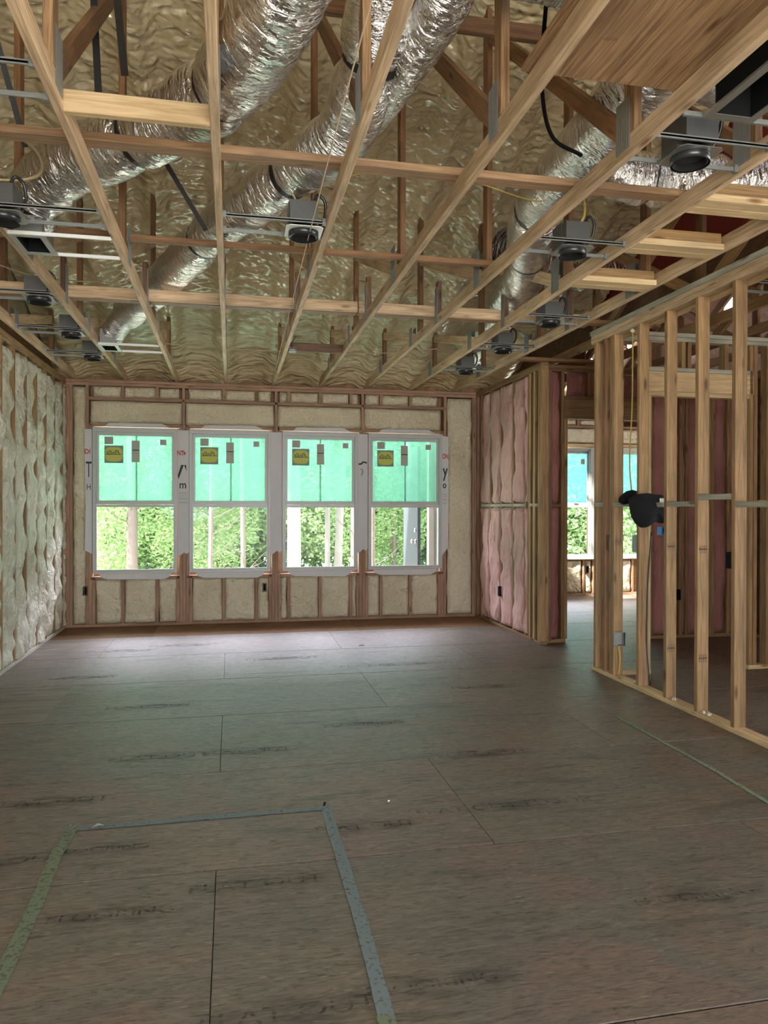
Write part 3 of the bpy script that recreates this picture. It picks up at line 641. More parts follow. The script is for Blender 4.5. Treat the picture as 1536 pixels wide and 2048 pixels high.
# outer shell of the house (beyond what is seen) so that daylight only enters through openings
sh = struct('wall_outer', (8, 3, 0))
bx('exterior_sheathing', 8.0, 8.015, 5.4, 12.0, 0, 3.4, M_OSB, sh, 0); bx('exterior_sheathing', 8.0, 8.015, -3.6, 1.6, 0, 3.4, M_OSB, sh, 0); bx('exterior_sheathing', 8.0, 8.015, 1.6, 5.4, 2.5, 3.4, M_OSB, sh, 0)
bx('exterior_sheathing', 3.41, 3.42, YB+.12, YF+.13, 0, 3.4, M_OSB, sh, 0); bx('white_siding', 3.395, 3.408, YE+.02, YF+.2, -.1, 3.4, M_WHITE, sh, 0)
wfr = struct('wall_front', (0, -3.5, 0))
for a, b, c, d in ((-2.2, -1.7, 0, 3.4), (3.5, 8.0, 0, 3.4), (-1.7, 3.5, 2.7, 3.4)): bx('exterior_sheathing', a, b, -3.55, -3.53, c, d, M_OSB, wfr, 0)

# ================================================================== CEILING : sprayed foam on the roof slope
def zroof(y): return 3.16+.40*(YB-y)
XK = [-1.287+.61*k for k in range(-1, 9)]
def ceil_fn(X0, X1, Ya, Yb):
    def fn(a, b):
        x = X0+(X1-X0)*a; y = Ya+(Yb-Ya)*b; z = zroof(y)
        t = (x+1.287)/.61; fr = abs(t-round(t))*.61          # distance to nearest truss line
        t2 = min(1, max(0, (fr-.015)/.16)); rid = 1-t2*t2*(3-2*t2)
        hang = min(.12, .05+.03*(YB-y))
        z -= hang*rid*(1+.3*NZ((x*3, y*2.2, 5)))
        sc = 1+.5*NZ((x*1.2, y*1.1, 3))
        # scalloped spray passes running across the bay
        ph = y*17+2.4*NZ((x*1.7, y*1.6, 1))+3.0*math.cos(math.pi*min(fr, .305)/.305)*.55
        z -= .020*sc*abs(math.sin(ph*.5))*(.6+.8*NZ((x*4, y*5, 9)))
        z += .045*NZ((x*1.3, y*1.9, 2))
        calm = min(1, max(.25, (YB-.4-y)/1.6)); z -= .05*(1-calm)*(1-math.cos(math.pi*min(fr, .305)/.305))*-.5
        for fx, fy, am in ((4.2, 9, .026*calm), (9, 21, .019*calm), (17, 36, .009*calm)):
            z += am*(1-2.4*abs(NZ((x*fx+.5*NZ((x*3, y*3, 8)), y*fy+1.6*NZ((x*2.5, y*2.5, 7)), am*300))))
        return (x, y, z)
    return fn
v, f = grid_mesh(430, 520, ceil_fn(-2.15, 4.15, 3.6, YB+.12))
v2, f2 = grid_mesh(60, 60, ceil_fn(-2.15, 4.15, -3.6, 3.6))
mb = MB().add(v, f).add(v2, f2)
me = D.meshes.new('ceiling'); me.from_pydata(mb.v, [], mb.f); me.materials.append(M_FOAMC); me.polygons.foreach_set('use_smooth', [True]*len(me.polygons)); me.update(); me.flip_normals()
ceiling = link('ceiling', me, M_FOAMC); ceiling['kind'] = 'structure'
# roof deck above everything, keeps the sun out
deck = struct('trim_1', (3, 4, 6))
def slab(pts, th, mat, p, nm):
    n = len(pts); v = [tuple(q) for q in pts]+[(q[0], q[1], q[2]+th) for q in pts]
    return MB().add(v, [tuple(range(n-1, -1, -1)), tuple(range(n, 2*n))]+[(i, (i+1) % n, (i+1) % n+n, i+n) for i in range(n)]).build(nm, mat, p)
slab([(-2.6, YB+.6, zroof(YB+.6)+.12), (4.16, YB+.6, zroof(YB+.6)+.12), (4.16, -4.2, zroof(-4.2)+.12), (-2.6, -4.2, zroof(-4.2)+.12)], .04, M_OSB, deck, 'roof_deck')
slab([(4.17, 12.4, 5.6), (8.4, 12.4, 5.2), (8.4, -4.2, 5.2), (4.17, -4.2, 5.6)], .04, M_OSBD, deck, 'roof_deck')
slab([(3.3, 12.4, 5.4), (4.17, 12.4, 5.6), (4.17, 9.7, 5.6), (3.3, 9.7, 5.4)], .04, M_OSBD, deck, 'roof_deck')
# left gable closing
MB().add([(-2.16, -3.6, 3.05), (-2.16, YB+.1, 3.05), (-2.16, YB+.1, 3.4), (-2.16, -3.6, zroof(-3.6)+.2), (-2.19, -3.6, 3.05), (-2.19, YB+.1, 3.05), (-2.19, YB+.1, 3.4), (-2.19, -3.6, zroof(-3.6)+.2)],
         [(0, 1, 2, 3), (7, 6, 5, 4), (0, 4, 5, 1), (1, 5, 6, 2), (2, 6, 7, 3), (3, 7, 4, 0)]).build('gable_foam', M_FOAMC, deck)
bx('gable_sheathing', -2.2, 8.2, -3.62, -3.60, 3.0, 8.6, M_OSBD, deck, 0)
for a, b, c, d in ((-3.6, 10.75, 3, 5.4), (10.75, 11.0, 3, 4.72), (10.75, 11.0, 4.95, 5.4), (11.0, 12.1, 3, 5.4)): bx('gable_sheathing', 8.02, 8.04, a, b, c, d, M_OSBD, deck, 0)
# red sheathed attic bulkhead at the right and the strand board under it
bx('red_sheathing', 4.17, 4.19, 3.2, 8.3, 3.62, 5.8, M_REDSH, deck, 0)
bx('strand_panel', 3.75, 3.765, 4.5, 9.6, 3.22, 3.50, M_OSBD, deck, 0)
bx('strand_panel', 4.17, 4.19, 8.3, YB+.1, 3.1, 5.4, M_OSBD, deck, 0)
# gable at the far end of the right attic with small daylight gaps
for a, b, c, d in ((3.3, 4.95, 3.1, 6), (5.2, 5.95, 3.1, 6), (4.95, 5.2, 3.1, 3.75), (4.95, 5.2, 4.1, 6), (5.95, 6.25, 3.1, 4.05), (5.95, 6.25, 4.36, 6), (6.25, 6.9, 3.1, 6), (7.1, 7.74, 3.1, 6), (7.74, 8.0, 3.1, 4.18), (7.74, 8.0, 4.42, 6), (8.0, 8.2, 3.1, 6), (6.9, 7.1, 3.1, 4.2), (6.9, 7.1, 4.4, 6)):
    bx('gable_sheathing', a, b, 12.1, 12.115, c, d, M_OSBD, deck, 0)

# ================================================================== ROOF TRUSSES
names = ['against the left wall plate', 'first clear of the left wall, two junction cans beside it', 'with the pale block fixed to its near end', 'running almost straight down the picture, nearest overhead', 'with the tan string stretched beside it',
         'with the small brown block and wall box reaching it from the left', 'bearing the plywood sheet on its top edge', 'at the left of the fresh flat blocks', 'second from the open stud partition, right of the fresh flat blocks']
def gusset(t, x, y, z0, z1, wy=.11, side=-1, rib=False):
    s = side; xx = x+s*(TH/2+.0015)
    mb = MB().box(xx-.0012, xx+.0012, y-wy/2, y+wy/2, z0, z1)
    n = 6
    for i in range(n): mb.box(xx-.0028, xx+.0028, y-wy/2+wy*(i+.3)/n, y-wy/2+wy*(i+.55)/n, z0+.004, z1-.004)
    return mb.build('gusset_plate', M_GALVD if not rib else M_GALV, t)
for k in range(-1, 8):
    x = -1.287+.61*k; 
    if k == 4: x -= .01
    t = thing('roof_truss', 'roof truss '+names[k+1], 'roof truss', (x, 5, HC), 'roof trusses of the main room')
    h = TH/2
    bx('bottom_chord', x-h, x+h, -3.4, YB+.08, HC+.001, HC+W4, M_CHORD, t)
    for y in (.9, 3.05, 4.98, 6.87, 8.56):
        zt = zroof(y)-.02
        bx('web_vertical', x-h, x+h, y-W4/2, y+W4/2, HC+W4+.001, zt, M_WEB if y > 3.5 else M_PLY, t)
    board('web_diagonal', (x, 3.12, HC+W4+.03), (x, 4.92, zroof(4.98)-.3), (0, 1, 0), W4, TH, M_WEB, t)
    board('web_diagonal', (x, 5.16, HC+W4+.01), (x, 6.86, 3.84), (0, 1, 0), W4, TH, M_CHORD, t)
    board('web_diagonal', (x, 7.12, HC+W4-.01), (x, 8.53, 3.50), (0, 1, 0), W4, TH, M_CHORD, t)
    bx('web_stub', x-h, x+h, 6.20, 6.26, HC+W4+.001, 3.45, M_DARKW, t)
    for y, z0, z1, wy in ((3.10, HC+.03, 3.34, .12), (5.16, HC+.015, 3.34, .13), (6.24, HC+.012, 3.40, .085), (7.18, HC+.012, 3.27, .11), (8.70, HC+.012, 3.25, .13)):
        gusset(t, x, y, z0, z1, wy, -1, y < 4); gusset(t, x, y, z0, z1, wy, 1, y < 4)
names2 = ['just right of the open partition top plate', 'over the inner hall doorway', 'over the hall, third right of the partition', 'furthest right over the hall']
for k, y1 in ((8, YF), (9, YF), (10, YF), (11, YF)):
    x = -1.287+.61*k; y1 = 9.5 if k == 8 else y1; t = thing('hall_truss', 'brown attic truss %s' % names2[k-8], 'roof truss', (x, 6, HC+TH), 'trusses over the hall')
    h = TH/2; zz = HC+TH+.002
    bx('bottom_chord', x-h, x+h, 2.2, y1, zz, zz+W4, M_WOOD, t)
    for y in (3.6, 5.2, 6.9, 8.6, 10.3):
        if k == 8 and y > 8: continue
        bx('web_vertical', x-h, x+h, y-W4/2, y+W4/2, zz+W4, 4.0, M_WEB, t)
    for a, b in ((3.7, 5.15), (5.3, 6.85)) + (() if k == 8 else ((7.0, 8.55), (8.7, 10.25))):
        board('web_diagonal', (x, a, zz+W4), (x, b, 4.1), (0, 1, 0), W4, TH, M_WOOD, t)
        board('web_diagonal', (x+.04, b, zz+W4), (x+.04, a+.1, 4.05), (0, 1, 0), W4, TH, M_WOOD, t)

# ================================================================== LATERAL BRACES AND BLOCKS
def wthing(name, label, x0, x1, y0, y1, z0, z1, mat, cat='wood board', group=None):
    return tag(bx(name, x0, x1, y0, y1, z0, z1, mat), label, cat, group)
ZT = HC+W4+.001
wthing('lateral_brace', 'long brown 2x4 laid flat across the truss chords, nearest of the cross boards', -2.05, 2.98, 3.60, 3.69, ZT, ZT+TH, M_BRACE)
t = thing('strongback_brace', 'doubled brown cross boards over the chords, halfway to the windows', 'wood board', (.5, 6.4, ZT))
for a, b in ((-2.0, 1.06), (1.07, 3.22)):
    bx('upper_board', a, b, 6.29, 6.33, ZT+.001, ZT+W4, M_CHORD, t)
    bx('lower_board', a, b, 6.34, 6.43, ZT+.0005, ZT+TH, M_WEB, t)
wthing('lateral_brace', 'thin brown cross board behind the central recessed can', -.62, 1.83, 4.90, 4.94, ZT, ZT+TH, M_WEB)
wthing('lateral_brace', 'short brown cross board above the left ceiling register', -1.95, -.70, 4.86, 4.95, ZT, ZT+TH, M_WEB)
wthing('attic_brace', 'high brown cross board near the top edge of the picture', .40, 1.90, 3.98, 4.02, 4.15, 4.24, M_WEB)
X1 = -.677; X2 = -.067
wthing('wood_block', 'fresh pale 2x4 block fixed between two near chords at upper left', X1+TH/2, X2-TH/2, 3.18, 3.218, HC, HC+W4, M_LIGHT, 'wood block')
wthing('wood_block', 'short dark brown block between chords close to the window wall', .543+TH/2+.0, 1.143-TH/2, 7.58, 7.62, HC+.002, HC+W4, M_DARKW, 'wood block')
for (y0, lb) in ((3.42, 'nearest of three fresh flat blocks between two chords at right'), (4.06, 'middle one of three fresh flat blocks between two chords at right'), (4.80, 'farthest of three fresh flat blocks between two chords at right')):
    t = thing('flat_block', 'pale wood '+lb, 'wood block', (2.68, y0, HC))
    bx('flat_board', 2.373+TH/2, 2.983-TH/2, y0, y0+W4, HC+.0, HC+TH, M_LIGHT, t)
    bx('flat_board', 2.373+TH/2, 2.983-TH/2, y0+W4+.004, y0+2*W4, HC+.0, HC+TH, M_LIGHT, t)
    bx('upright_board', 2.373+TH/2, 2.983-TH/2-.02, y0, y0+TH, HC+TH+.001, HC+TH+.06, M_WOOD, t)
wthing('cross_board', 'brown board bridging from the last chord to the partition end', 2.99, 3.9, 6.24, 6.33, ZT, ZT+TH, M_WEB)
wthing('cross_board', 'dark brown board over the hall corner post', 2.99, 3.9, 7.52, 7.61, HC+.001, HC+TH, M_WEB)
wthing('plywood_sheet', 'large stained plywood sheet lying on the chords, top right', 1.09, 1.84, 1.0, 2.70, ZT+.0, ZT+.019, M_PLY, 'plywood')
st = [o for o in C.objects if o.name == 'plywood_sheet'][0]
text('printed_stamp', 'APA', .03, Matrix.Translation((1.33, 2.45, ZT-.001)) @ Matrix.Rotation(math.pi, 4, 'X'), M_STAMP, st)

# ================================================================== FLEXIBLE DUCTS
def duct(name, label, pts, rad, straps=(), boot=None, seed=0, n=28, mat=M_FOIL, rings=7):
    P = spline(pts, 9); L_ = len(P); root = thing(name, label, 'air duct', P[L_//2], 'foil ducts')
    v = []; prev = Vector((0, 0, 1)); uvs = []
    for i, p in enumerate(P):
        t_ = (P[min(i+1, L_-1)]-P[max(i-1, 0)]).normalized(); a = (prev-t_*prev.dot(t_)).normalized(); b = t_.cross(a); prev = a
        u = i/(L_-1); r0 = rad(u) if callable(rad) else rad
        for s_ in straps: r0 *= 1-.22*math.exp(-((u-s_)/.012)**2)
        for q in range(n):
            an = 2*math.pi*q/n; d = a*math.cos(an)+b*math.sin(an)
            rr = r0*(1+.10*NZ((math.cos(an)*1.7+seed, math.sin(an)*1.7, u*22))+.06*NZ((math.cos(an)*4, math.sin(an)*4+seed, u*60)))
            v.append(p+d*rr)
    f = [(i*n+q, i*n+(q+1) % n, (i+1)*n+(q+1) % n, (i+1)*n+q) for i in range(L_-1) for q in range(n)]
    me = D.meshes.new('foil_sleeve'); me.from_pydata([tuple(Vector(q)-P[L_//2]) for q in v], [], f); me.materials.append(mat)
    uvl = me.uv_layers.new(name='UVMap')
    tot = sum((P[i+1]-P[i]).length for i in range(L_-1))
    idx = 0
    for i in range(L_-1):
        for q in range(n):
            for (ii, qq) in ((i, q), (i, q+1), (i+1, q+1), (i+1, q)):
                uvl.data[idx].uv = (ii/(L_-1)*tot, qq/n); idx += 1
    me.polygons.foreach_set('use_smooth', [True]*len(f)); me.update()
    link('foil_sleeve', me, mat, root, loc=P[L_//2])
    for s_ in straps:
        i = int(s_*(L_-1)); p = P[i]; t_ = (P[min(i+1, L_-1)]-P[max(i-1, 0)]).normalized(); r0 = (rad(s_) if callable(rad) else rad)*.86
        a = Vector((0, 0, 1)); a = (a-t_*a.dot(t_)).normalized(); b = t_.cross(a); vv = []
        for q in range(24):
            an = 2*math.pi*q/24; d = a*math.cos(an)+b*math.sin(an)
            for sgn in (-.020, .020): vv.append(p+d*(r0+.006)+t_*sgn)
        ff = [(2*q, 2*((q+1) % 24), 2*((q+1) % 24)+1, 2*q+1) for q in range(24)]
        mb = MB().add(vv, ff)
        mb.build('hanger_strap', M_STRAP, root)
    if boot:
        bx0, bx1, by0, by1, bz0, bz1 = boot
        MB().box(*boot).build('boot_box', M_GALVD, root)
    return root
duct('flexible_duct', 'silver foil duct curling from top centre down to the left register', [(.30, 2.35, 3.62), (.24, 2.654, 3.48), (.15, 2.949, 3.42), (.016, 3.355, 3.40), (-.146, 3.661, 3.41), (-.38, 3.95, 3.41), (-.634, 4.19, 3.41), (-.90, 4.45, 3.40), (-1.12, 4.72, 3.33), (-1.17, 4.83, 3.20)], lambda u: .165 if u < .85 else .165-.3*(u-.85), (.38, .60, .93), None, 1)
duct('flexible_duct', 'long silver foil duct snaking behind the central recessed can to the far left register', [(.64, 3.05, 3.75), (.62, 3.3, 3.52), (.581, 3.684, 3.42), (.50, 3.95, 3.40), (.354, 4.245, 3.40), (.173, 4.634, 3.40), (-.041, 5.091, 3.40), (-.222, 5.568, 3.40), (-.443, 6.2, 3.40), (-.769, 7.08, 3.39), (-1.0, 7.6, 3.36), (-1.18, 7.8, 3.2)], lambda u: .15 if u < .9 else .12, (.10, .38, .62), None, 2)
duct('flexible_duct', 'fat silver foil duct sloping down between the two right-hand chords', [(2.05, 2.75, 3.75), (1.98, 3.15, 3.62), (1.943, 3.695, 3.50), (1.94, 4.257, 3.47), (2.0, 4.712, 3.46), (2.192, 5.247, 3.46), (2.427, 5.916, 3.46), (2.589, 6.808, 3.46), (2.66, 7.6, 3.44), (2.7, 8.3, 3.42)], .168, (.42, .60), None, 3)
duct('flexible_duct', 'silver foil duct lying sideways behind the nearest can at right', [(1.95, 3.9, 3.62), (2.10, 3.92, 3.45), (2.354, 3.93, 3.40), (2.635, 3.90, 3.40), (2.96, 3.9, 3.42), (3.3, 3.9, 3.44), (4.0, 3.9, 3.5)], .145, (.35, .62), None, 4)
duct('plastic_sleeve_duct', 'tapering creased foil sleeve hanging diagonally at top centre', [(.62, 3.95, 3.38), (.72, 3.62, 3.42), (.78, 3.29, 3.47), (.84, 3.02, 3.55), (.88, 2.80, 3.66), (.90, 2.6, 3.8)], lambda u: .025+.13*u, (), None, 5)
duct('flexible_duct', 'silver foil duct crossing the very top edge left of the plywood', [(.80, 2.72, 3.72), (.95, 2.74, 3.62), (1.12, 2.76, 3.60), (1.3, 2.78, 3.62), (1.6, 2.85, 3.7)], .10, (.2,), None, 6)
duct('flexible_duct', 'short silver foil duct glimpsed beyond the plywood sheet edge', [(1.7, 3.35, 3.9), (2.1, 3.4, 3.78), (2.5, 3.45, 3.75)], .15, (.55,), None, 8)
duct('flexible_duct', 'large dull foil duct behind the farther cans at right', [(2.3, 6.1, 3.75), (2.75, 6.3, 3.72), (3.2, 6.6, 3.75), (3.7, 6.8, 3.85)], .17, (.7,), None, 9)

# ================================================================== CEILING REGISTERS
def register(label, x0, x1, y0, y1, z, rail_x, hood=.16, rail=None):
    r = thing('ceiling_register', label, 'air register', ((x0+x1)/2, (y0+y1)/2, z), 'ceiling air registers'); fr = .035
    mb = MB()
    for a, b, c, d in ((x0-fr, x1+fr, y0-fr, y0), (x0-fr, x1+fr, y1, y1+fr), (x0-fr, x0, y0, y1), (x1, x1+fr, y0, y1)): mb.box(a, b, c, d, z-.004, z+.006)
    mb.build('flange', M_GALV, r)
    mb = MB()
    for a, b, c, d in ((x0, x1, y0, y0+.004), (x0, x1, y1-.004, y1), (x0, x0+.004, y0, y1), (x1-.004, x1, y0, y1)): mb.box(a, b, c, d, z, z+.13)
    mb.box(x0, x1, y0, y1, z+.13, z+.134); mb.build('boot_interior', M_BLACK, r)
    mb = MB()
    for a, b, c, d in ((x0-.012, x1+.012, y0-.012, y0-.008), (x0-.012, x1+.012, y1+.008, y1+.012), (x0-.012, x0-.008, y0, y1), (x1+.008, x1+.012, y0, y1)): mb.box(a, b, c, d, z+.006, z+hood)
    mb.build('boot_hood', M_GALVD, r)
    for yq in (y0-fr-.012, y1+fr):
        MB().box(rail_x[0], rail_x[1], yq, yq+.012, z-.002, z+.018).build('mounting_rail', rail or M_WHITEPL, r)
    return r
register('galvanised ceiling register on the left, nearest of the two left registers', -1.235, -1.10, 4.70, 4.97, 3.078, (-1.268, -.697))
register('small galvanised ceiling register near the window wall, at far left', -1.245, -1.12, 7.69, 7.93, 3.078, (-1.268, -.697))
register('long black-throated ceiling register at the top right corner', 1.90, 2.06, 2.24, 2.66, 3.078, (1.783, 2.353), .012, M_GALVD)

# ================================================================== RECESSED CAN LIGHTS
def can(label, cx, cy, xa, xb, white=False, proto=[None]):
    r = thing('recessed_light', label, 'ceiling light', (cx, cy, 3.06), 'recessed can lights')
    if proto[0] is None:
        kids = []
        mb = MB().lathe([(.082, 3.045), (.086, 3.045), (.086, 3.095), (.080, 3.095), (.080, 3.05), (.074, 3.046), (.074, 3.20), (.0, 3.20)], cx, cy, 28)
        kids.append(mb.build('can_collar', M_CAN, r, True, (cx, cy, 3.06)))
        pl = MB(); n = 28
        sq = []
        for i in range(n):
            a = 2*math.pi*i/n; c_, s_ = math.cos(a), math.sin(a); q = max(abs(c_), abs(s_)); sq.append((cx+c_/q*.105, cy+s_/q*.105))
        vin = [(cx+.087*math.cos(2*math.pi*i/n), cy+.087*math.sin(2*math.pi*i/n)) for i in range(n)]
        v = [(x, y, z) for z in (3.078, 3.082) for x, y in sq+vin]
        f = [(i, (i+1) % n, (i+1) % n+n, i+n) for i in range(n)]+[(2*n+i, 3*n+i, 3*n+(i+1) % n, 2*n+(i+1) % n) for i in range(n)]+[(i, i+2*n, (i+1) % n+2*n, (i+1) % n) for i in range(n)]
        pl.add(v, f)
        kids.append(pl.build('mounting_plate', [M_WHITEPL if white else M_GALV], r, False, (cx, cy, 3.06)))
        kids.append(MB().box(cx-.088, cx+.075, cy-.035, cy+.09, 3.084, 3.235).build('can_housing', M_JBOX, r, False, (cx, cy, 3.06)))
        kids.append(MB().box(cx-.085, cx+.072, cy-.10, cy-.036, 3.112, 3.225).build('junction_box', M_JBOX, r, False, (cx, cy, 3.06)))
        kids.append(MB().tube(spline([(cx+.05, cy-.07, 3.225), (cx+.075, cy-.07, 3.27), (cx+.115, cy-.06, 3.24), (cx+.12, cy-.03, 3.17), (cx+.09, cy, 3.12)]), .009, 8).build('conduit', M_CAN, kids[3], True, (cx, cy, 3.06)))
        proto[0] = kids; proto.append((cx, cy))
    else:
        for kk in proto[0][:4]:
            c = kk.copy(); C.objects.link(c)
            if white and kk.name.startswith('mounting_plate'):
                c.data = kk.data.copy(); c.data.materials[0] = M_WHITEPL
            c.parent = r; c.matrix_local = Matrix.Identity(4); PW[c.name] = PW[r.name]
            if kk.name.startswith('junction_box'):
                d_ = proto[0][4].copy(); C.objects.link(d_); d_.parent = c; d_.matrix_local = Matrix.Identity(4)
    for y_ in (cy-.115, cy+.112):
        mb = MB().box(xa, xb, y_-.004, y_+.004, 3.092, 3.112)
        if y_ < cy: mb.box(xa, xb, y_-.004, y_+.010, 3.098, 3.106)
        for xe in (xa, xb-.02): mb.box(xe, xe+.02, y_-.012, y_+.012, 3.085, 3.12)
        mb.build('hanger_bar', M_GALVD, r)
    return r
def gap(k): return (-1.287+.61*k+TH/2+.001, -1.287+.61*(k+1)-TH/2-.001)
can('recessed light can at the left edge beside the left register', -1.215+.0, 4.40, *gap(0))
can('recessed light can with bright white plate in the middle of the ceiling', .408, 4.30, *gap(2), white=True)
can('largest recessed light can at upper right beside the dark register', 2.03, 3.02, *gap(5))
can('recessed light can between right chords, left of the fresh blocks', 2.06, 4.27, *gap(5))
can('recessed light can right side, third from the window wall', 2.66, 5.93, *gap(6))
can('recessed light can right side, second from the window wall', 2.66, 7.05, *gap(6))
can('recessed light can right side, closest to the window wall', 2.66, 8.25, *gap(6))
can('recessed light can left side, third from the window wall', -1.43, 6.08, *gap(-1))
can('recessed light can left side, second from the window wall', -1.43, 7.24, *gap(-1))
can('recessed light can left side, closest to the window wall', -1.43, 8.30, *gap(-1))
can('recessed light can beyond the left edge, only its hanger bars in view', -1.02, 3.02, *gap(0))
can('recessed light can over the hall seen between the partition studs', 4.05, 4.75, 3.62, 4.18)

# ================================================================== CABLES AND CORDS
tag(cable('string_line', [(.424, 2.0, 3.062), (.430, 3.5, 3.060), (.47, 7, 3.056), (.515, YB-.01, 3.05)], .0032, M_CORD), 'thin tan string stretched under the trusses towards the window wall', 'string')
tag(cable('yellow_cable', [(3.30, 5.70, 3.0), (3.31, 5.72, 2.4), (3.30, 5.74, 1.9), (3.31, 5.72, 1.60)], .006, M_CABLE), 'yellow cable hanging down between the partition studs', 'cable')
MB().lathe([(.002, 2.965), (.02, 2.975), (.018, 2.99), (.002, 3.0)], 3.30, 5.70, 10).build('cable_clamp', M_WHITEPL, D.objects['yellow_cable'], True)
tag(cable('looped_cable', [(-1.9, 4.1, 3.33), (-1.6, 4.05, 3.40), (-1.25, 4.05, 3.42), (-1.02, 4.12, 3.36), (-1.0, 4.3, 3.30), (-1.15, 4.35, 3.26), (-1.5, 4.35, 3.26), (-1.9, 4.3, 3.26)], .008, M_CABLEW), 'tan cable looping above the can at the left edge', 'cable')
tag(cable('thin_cable', [(-1.9, 6.3, 3.42), (-1.5, 6.5, 3.36), (-.9, 6.6, 3.38), (-.4, 6.7, 3.38), (0, 6.7, 3.34), (.3, 6.9, 3.30), (.5, 7.2, 3.24)], .005, M_CABLEW), 'thin brown cable draped over the chords at the left, above the doubled boards', 'cable')
tag(cable('thin_cable', [(-.72, 8.0, 3.19), (0, 8.05, 3.17), (.8, 8.05, 3.175), (1.6, 8.0, 3.185), (2.2, 7.8, 3.22)], .005, M_CABLEW), 'thin tan cable crossing the last chords before the window wall', 'cable')
tag(cable('thin_cable', [(.55, 4.2, 3.35), (.9, 4.15, 3.42), (1.3, 4.15, 3.41), (1.75, 4.2, 3.34), (2.0, 4.2, 3.36)], .004, M_CABLE), 'thin yellow cable drooping right of the central can', 'cable')
tag(cable('can_feed_cable', [(.36, 4.22, 3.22), (.30, 4.2, 3.34), (.33, 4.15, 3.44), (.42, 4.15, 3.45), (.50, 4.2, 3.42)], .006, M_CABLEW), 'tan cable looped over the central white-plated can', 'cable')
tag(cable('can_feed_cable', [(2.08, 4.2, 3.22), (2.10, 4.18, 3.30), (2.08, 4.2, 3.5)], .008, M_CABLE), 'yellow cable dropping into the can left of the fresh blocks', 'cable')
tag(cable('black_tube', [(1.36, 3.1, 4.3), (1.42, 3.2, 3.95), (1.5, 3.45, 3.62), (1.62, 3.6, 3.42), (1.80, 3.62, 3.34)], .010, M_BLACK), 'black tube hanging down to the fat right duct', 'cable')
tag(cable('loose_cable', [(3.33, 5.46, .06), (3.32, 5.50, .4), (3.33, 5.50, .9), (3.34, 5.47, 1.3)], .006, M_CAN), 'dark cable running up the partition beside the grey wall box', 'cable')
tag(cable('short_yellow_cable', [(3.29, 5.90, .30), (3.30, 5.89, .18), (3.29, 5.90, .05)], .008, M_CABLE), 'short yellow cable under the grey wall box at the partition foot', 'cable')
tag(cable('hall_cable', [(3.9, 5.0, 3.30), (4.2, 5.2, 3.36), (4.4, 5.1, 3.25), (4.9, 5.3, 3.32), (5.3, 5.5, 3.5)], .008, M_CABLEW), 'pale cable bundle sagging in the attic over the hall', 'cable')
for i, (xs, lb) in enumerate((((-.55, 2.9), 'left of two long black straps hanging from the roof at upper left'), ((-.48, 2.95), 'right of two long black straps hanging from the roof at upper left'))):
    p0 = (-.72+.07*i, 4.0, 4.9); p1 = ((-.66, 4.05, 3.42), (-.50, 3.75, 3.56))[i]
    tag(board('black_strap', p0, p1, (1, 0, 0), .035, .004, M_STRAP, None, 0), lb, 'strap')
tag(board('black_strap', (-1.30, 3.9, 4.5), (-1.08, 4.3, 3.42), (1, 0, 0), .03, .004, M_STRAP, None, 0), 'black strap hanging at the left edge over the cross board', 'strap')
tag(board('black_strap', (-.45, 4.75, 3.70), (-.16, 5.0, 3.30), (1, 0, 0), .03, .004, M_STRAP, None, 0), 'black strap slanting down to the long snaking duct', 'strap')

# ================================================================== ELECTRICAL BOXES
def ebox(label, x0, x1, y0, y1, z0, z1, mat, group='electrical wall boxes', openf='x'):
    r = thing('electrical_box', label, 'electrical box', ((x0+x1)/2, (y0+y1)/2, z0), group)
    mb = MB(); t_ = .004
    mb.box(x0, x1, y1-t_, y1, z0, z1); mb.box(x0, x1, y0, y1-t_, z0, z0+t_); mb.box(x0, x1, y0, y1-t_, z1-t_, z1); mb.box(x0, x0+t_, y0, y1-t_, z0+t_, z1-t_); mb.box(x1-t_, x1, y0, y1-t_, z0+t_, z1-t_)
    mb.build('box_body', mat, r)
    MB().box(x0+.01, x1-.01, y0+.02, y0+.024, z0+.01, z1-.01).build('cover_plate', mat, r)
    return r
ebox('black wall box low beside the far left window stud', -1.795, -1.745, YB-.02, YB+.04, .40, .51, M_BLACK)
ebox('black wall box in the narrow foam bay under the second window', .40, .455, YB-.025, YB+.03, .40, .51, M_BLACK)
ebox('black wall box low in the pink insulated wall', XR-.05, XR+.0, 8.70, 8.76, .40, .52, M_BLACK)
ebox('grey switch box on the doorway-end stud of the partition', XP+.03, XP+.085, 6.035, 6.093, 1.12, 1.25, M_GALVD)
ebox('grey switch box beside the yellow cable', XP+.0, XP+.06, 5.565, 5.63, 1.13, 1.27, M_GALVD)
ebox('grey double box mounted low on the partition stud', XP+.0, XP+.085, 5.87, 5.928, .30, .42, M_GALV)
ebox('dark switch box on the second-nearest visible partition stud', XP-.005, XP+.045, 4.385, 4.43, 1.09, 1.20, M_BLACK)
ebox('black wall box on the pink hall wall', 4.99, 5.045, Y2-.03, Y2+.03, .44, .56, M_BLACK)
ebox('black wall box under the far room windows', 5.93, 5.985, YF-.03, YF+.03, .38, .50, M_BLACK)
ebox('small grey fixture box hanging from the last block before the windows', .57, .64, 7.50, 7.575, 3.06, 3.10, M_GALVD)
tag(cable('fixture_wire', [(.60, 7.54, 3.10), (.605, 7.54, 3.16), (.64, 7.53, 3.22)], .005, M_CAN), 'short wire above the small grey fixture box', 'cable')

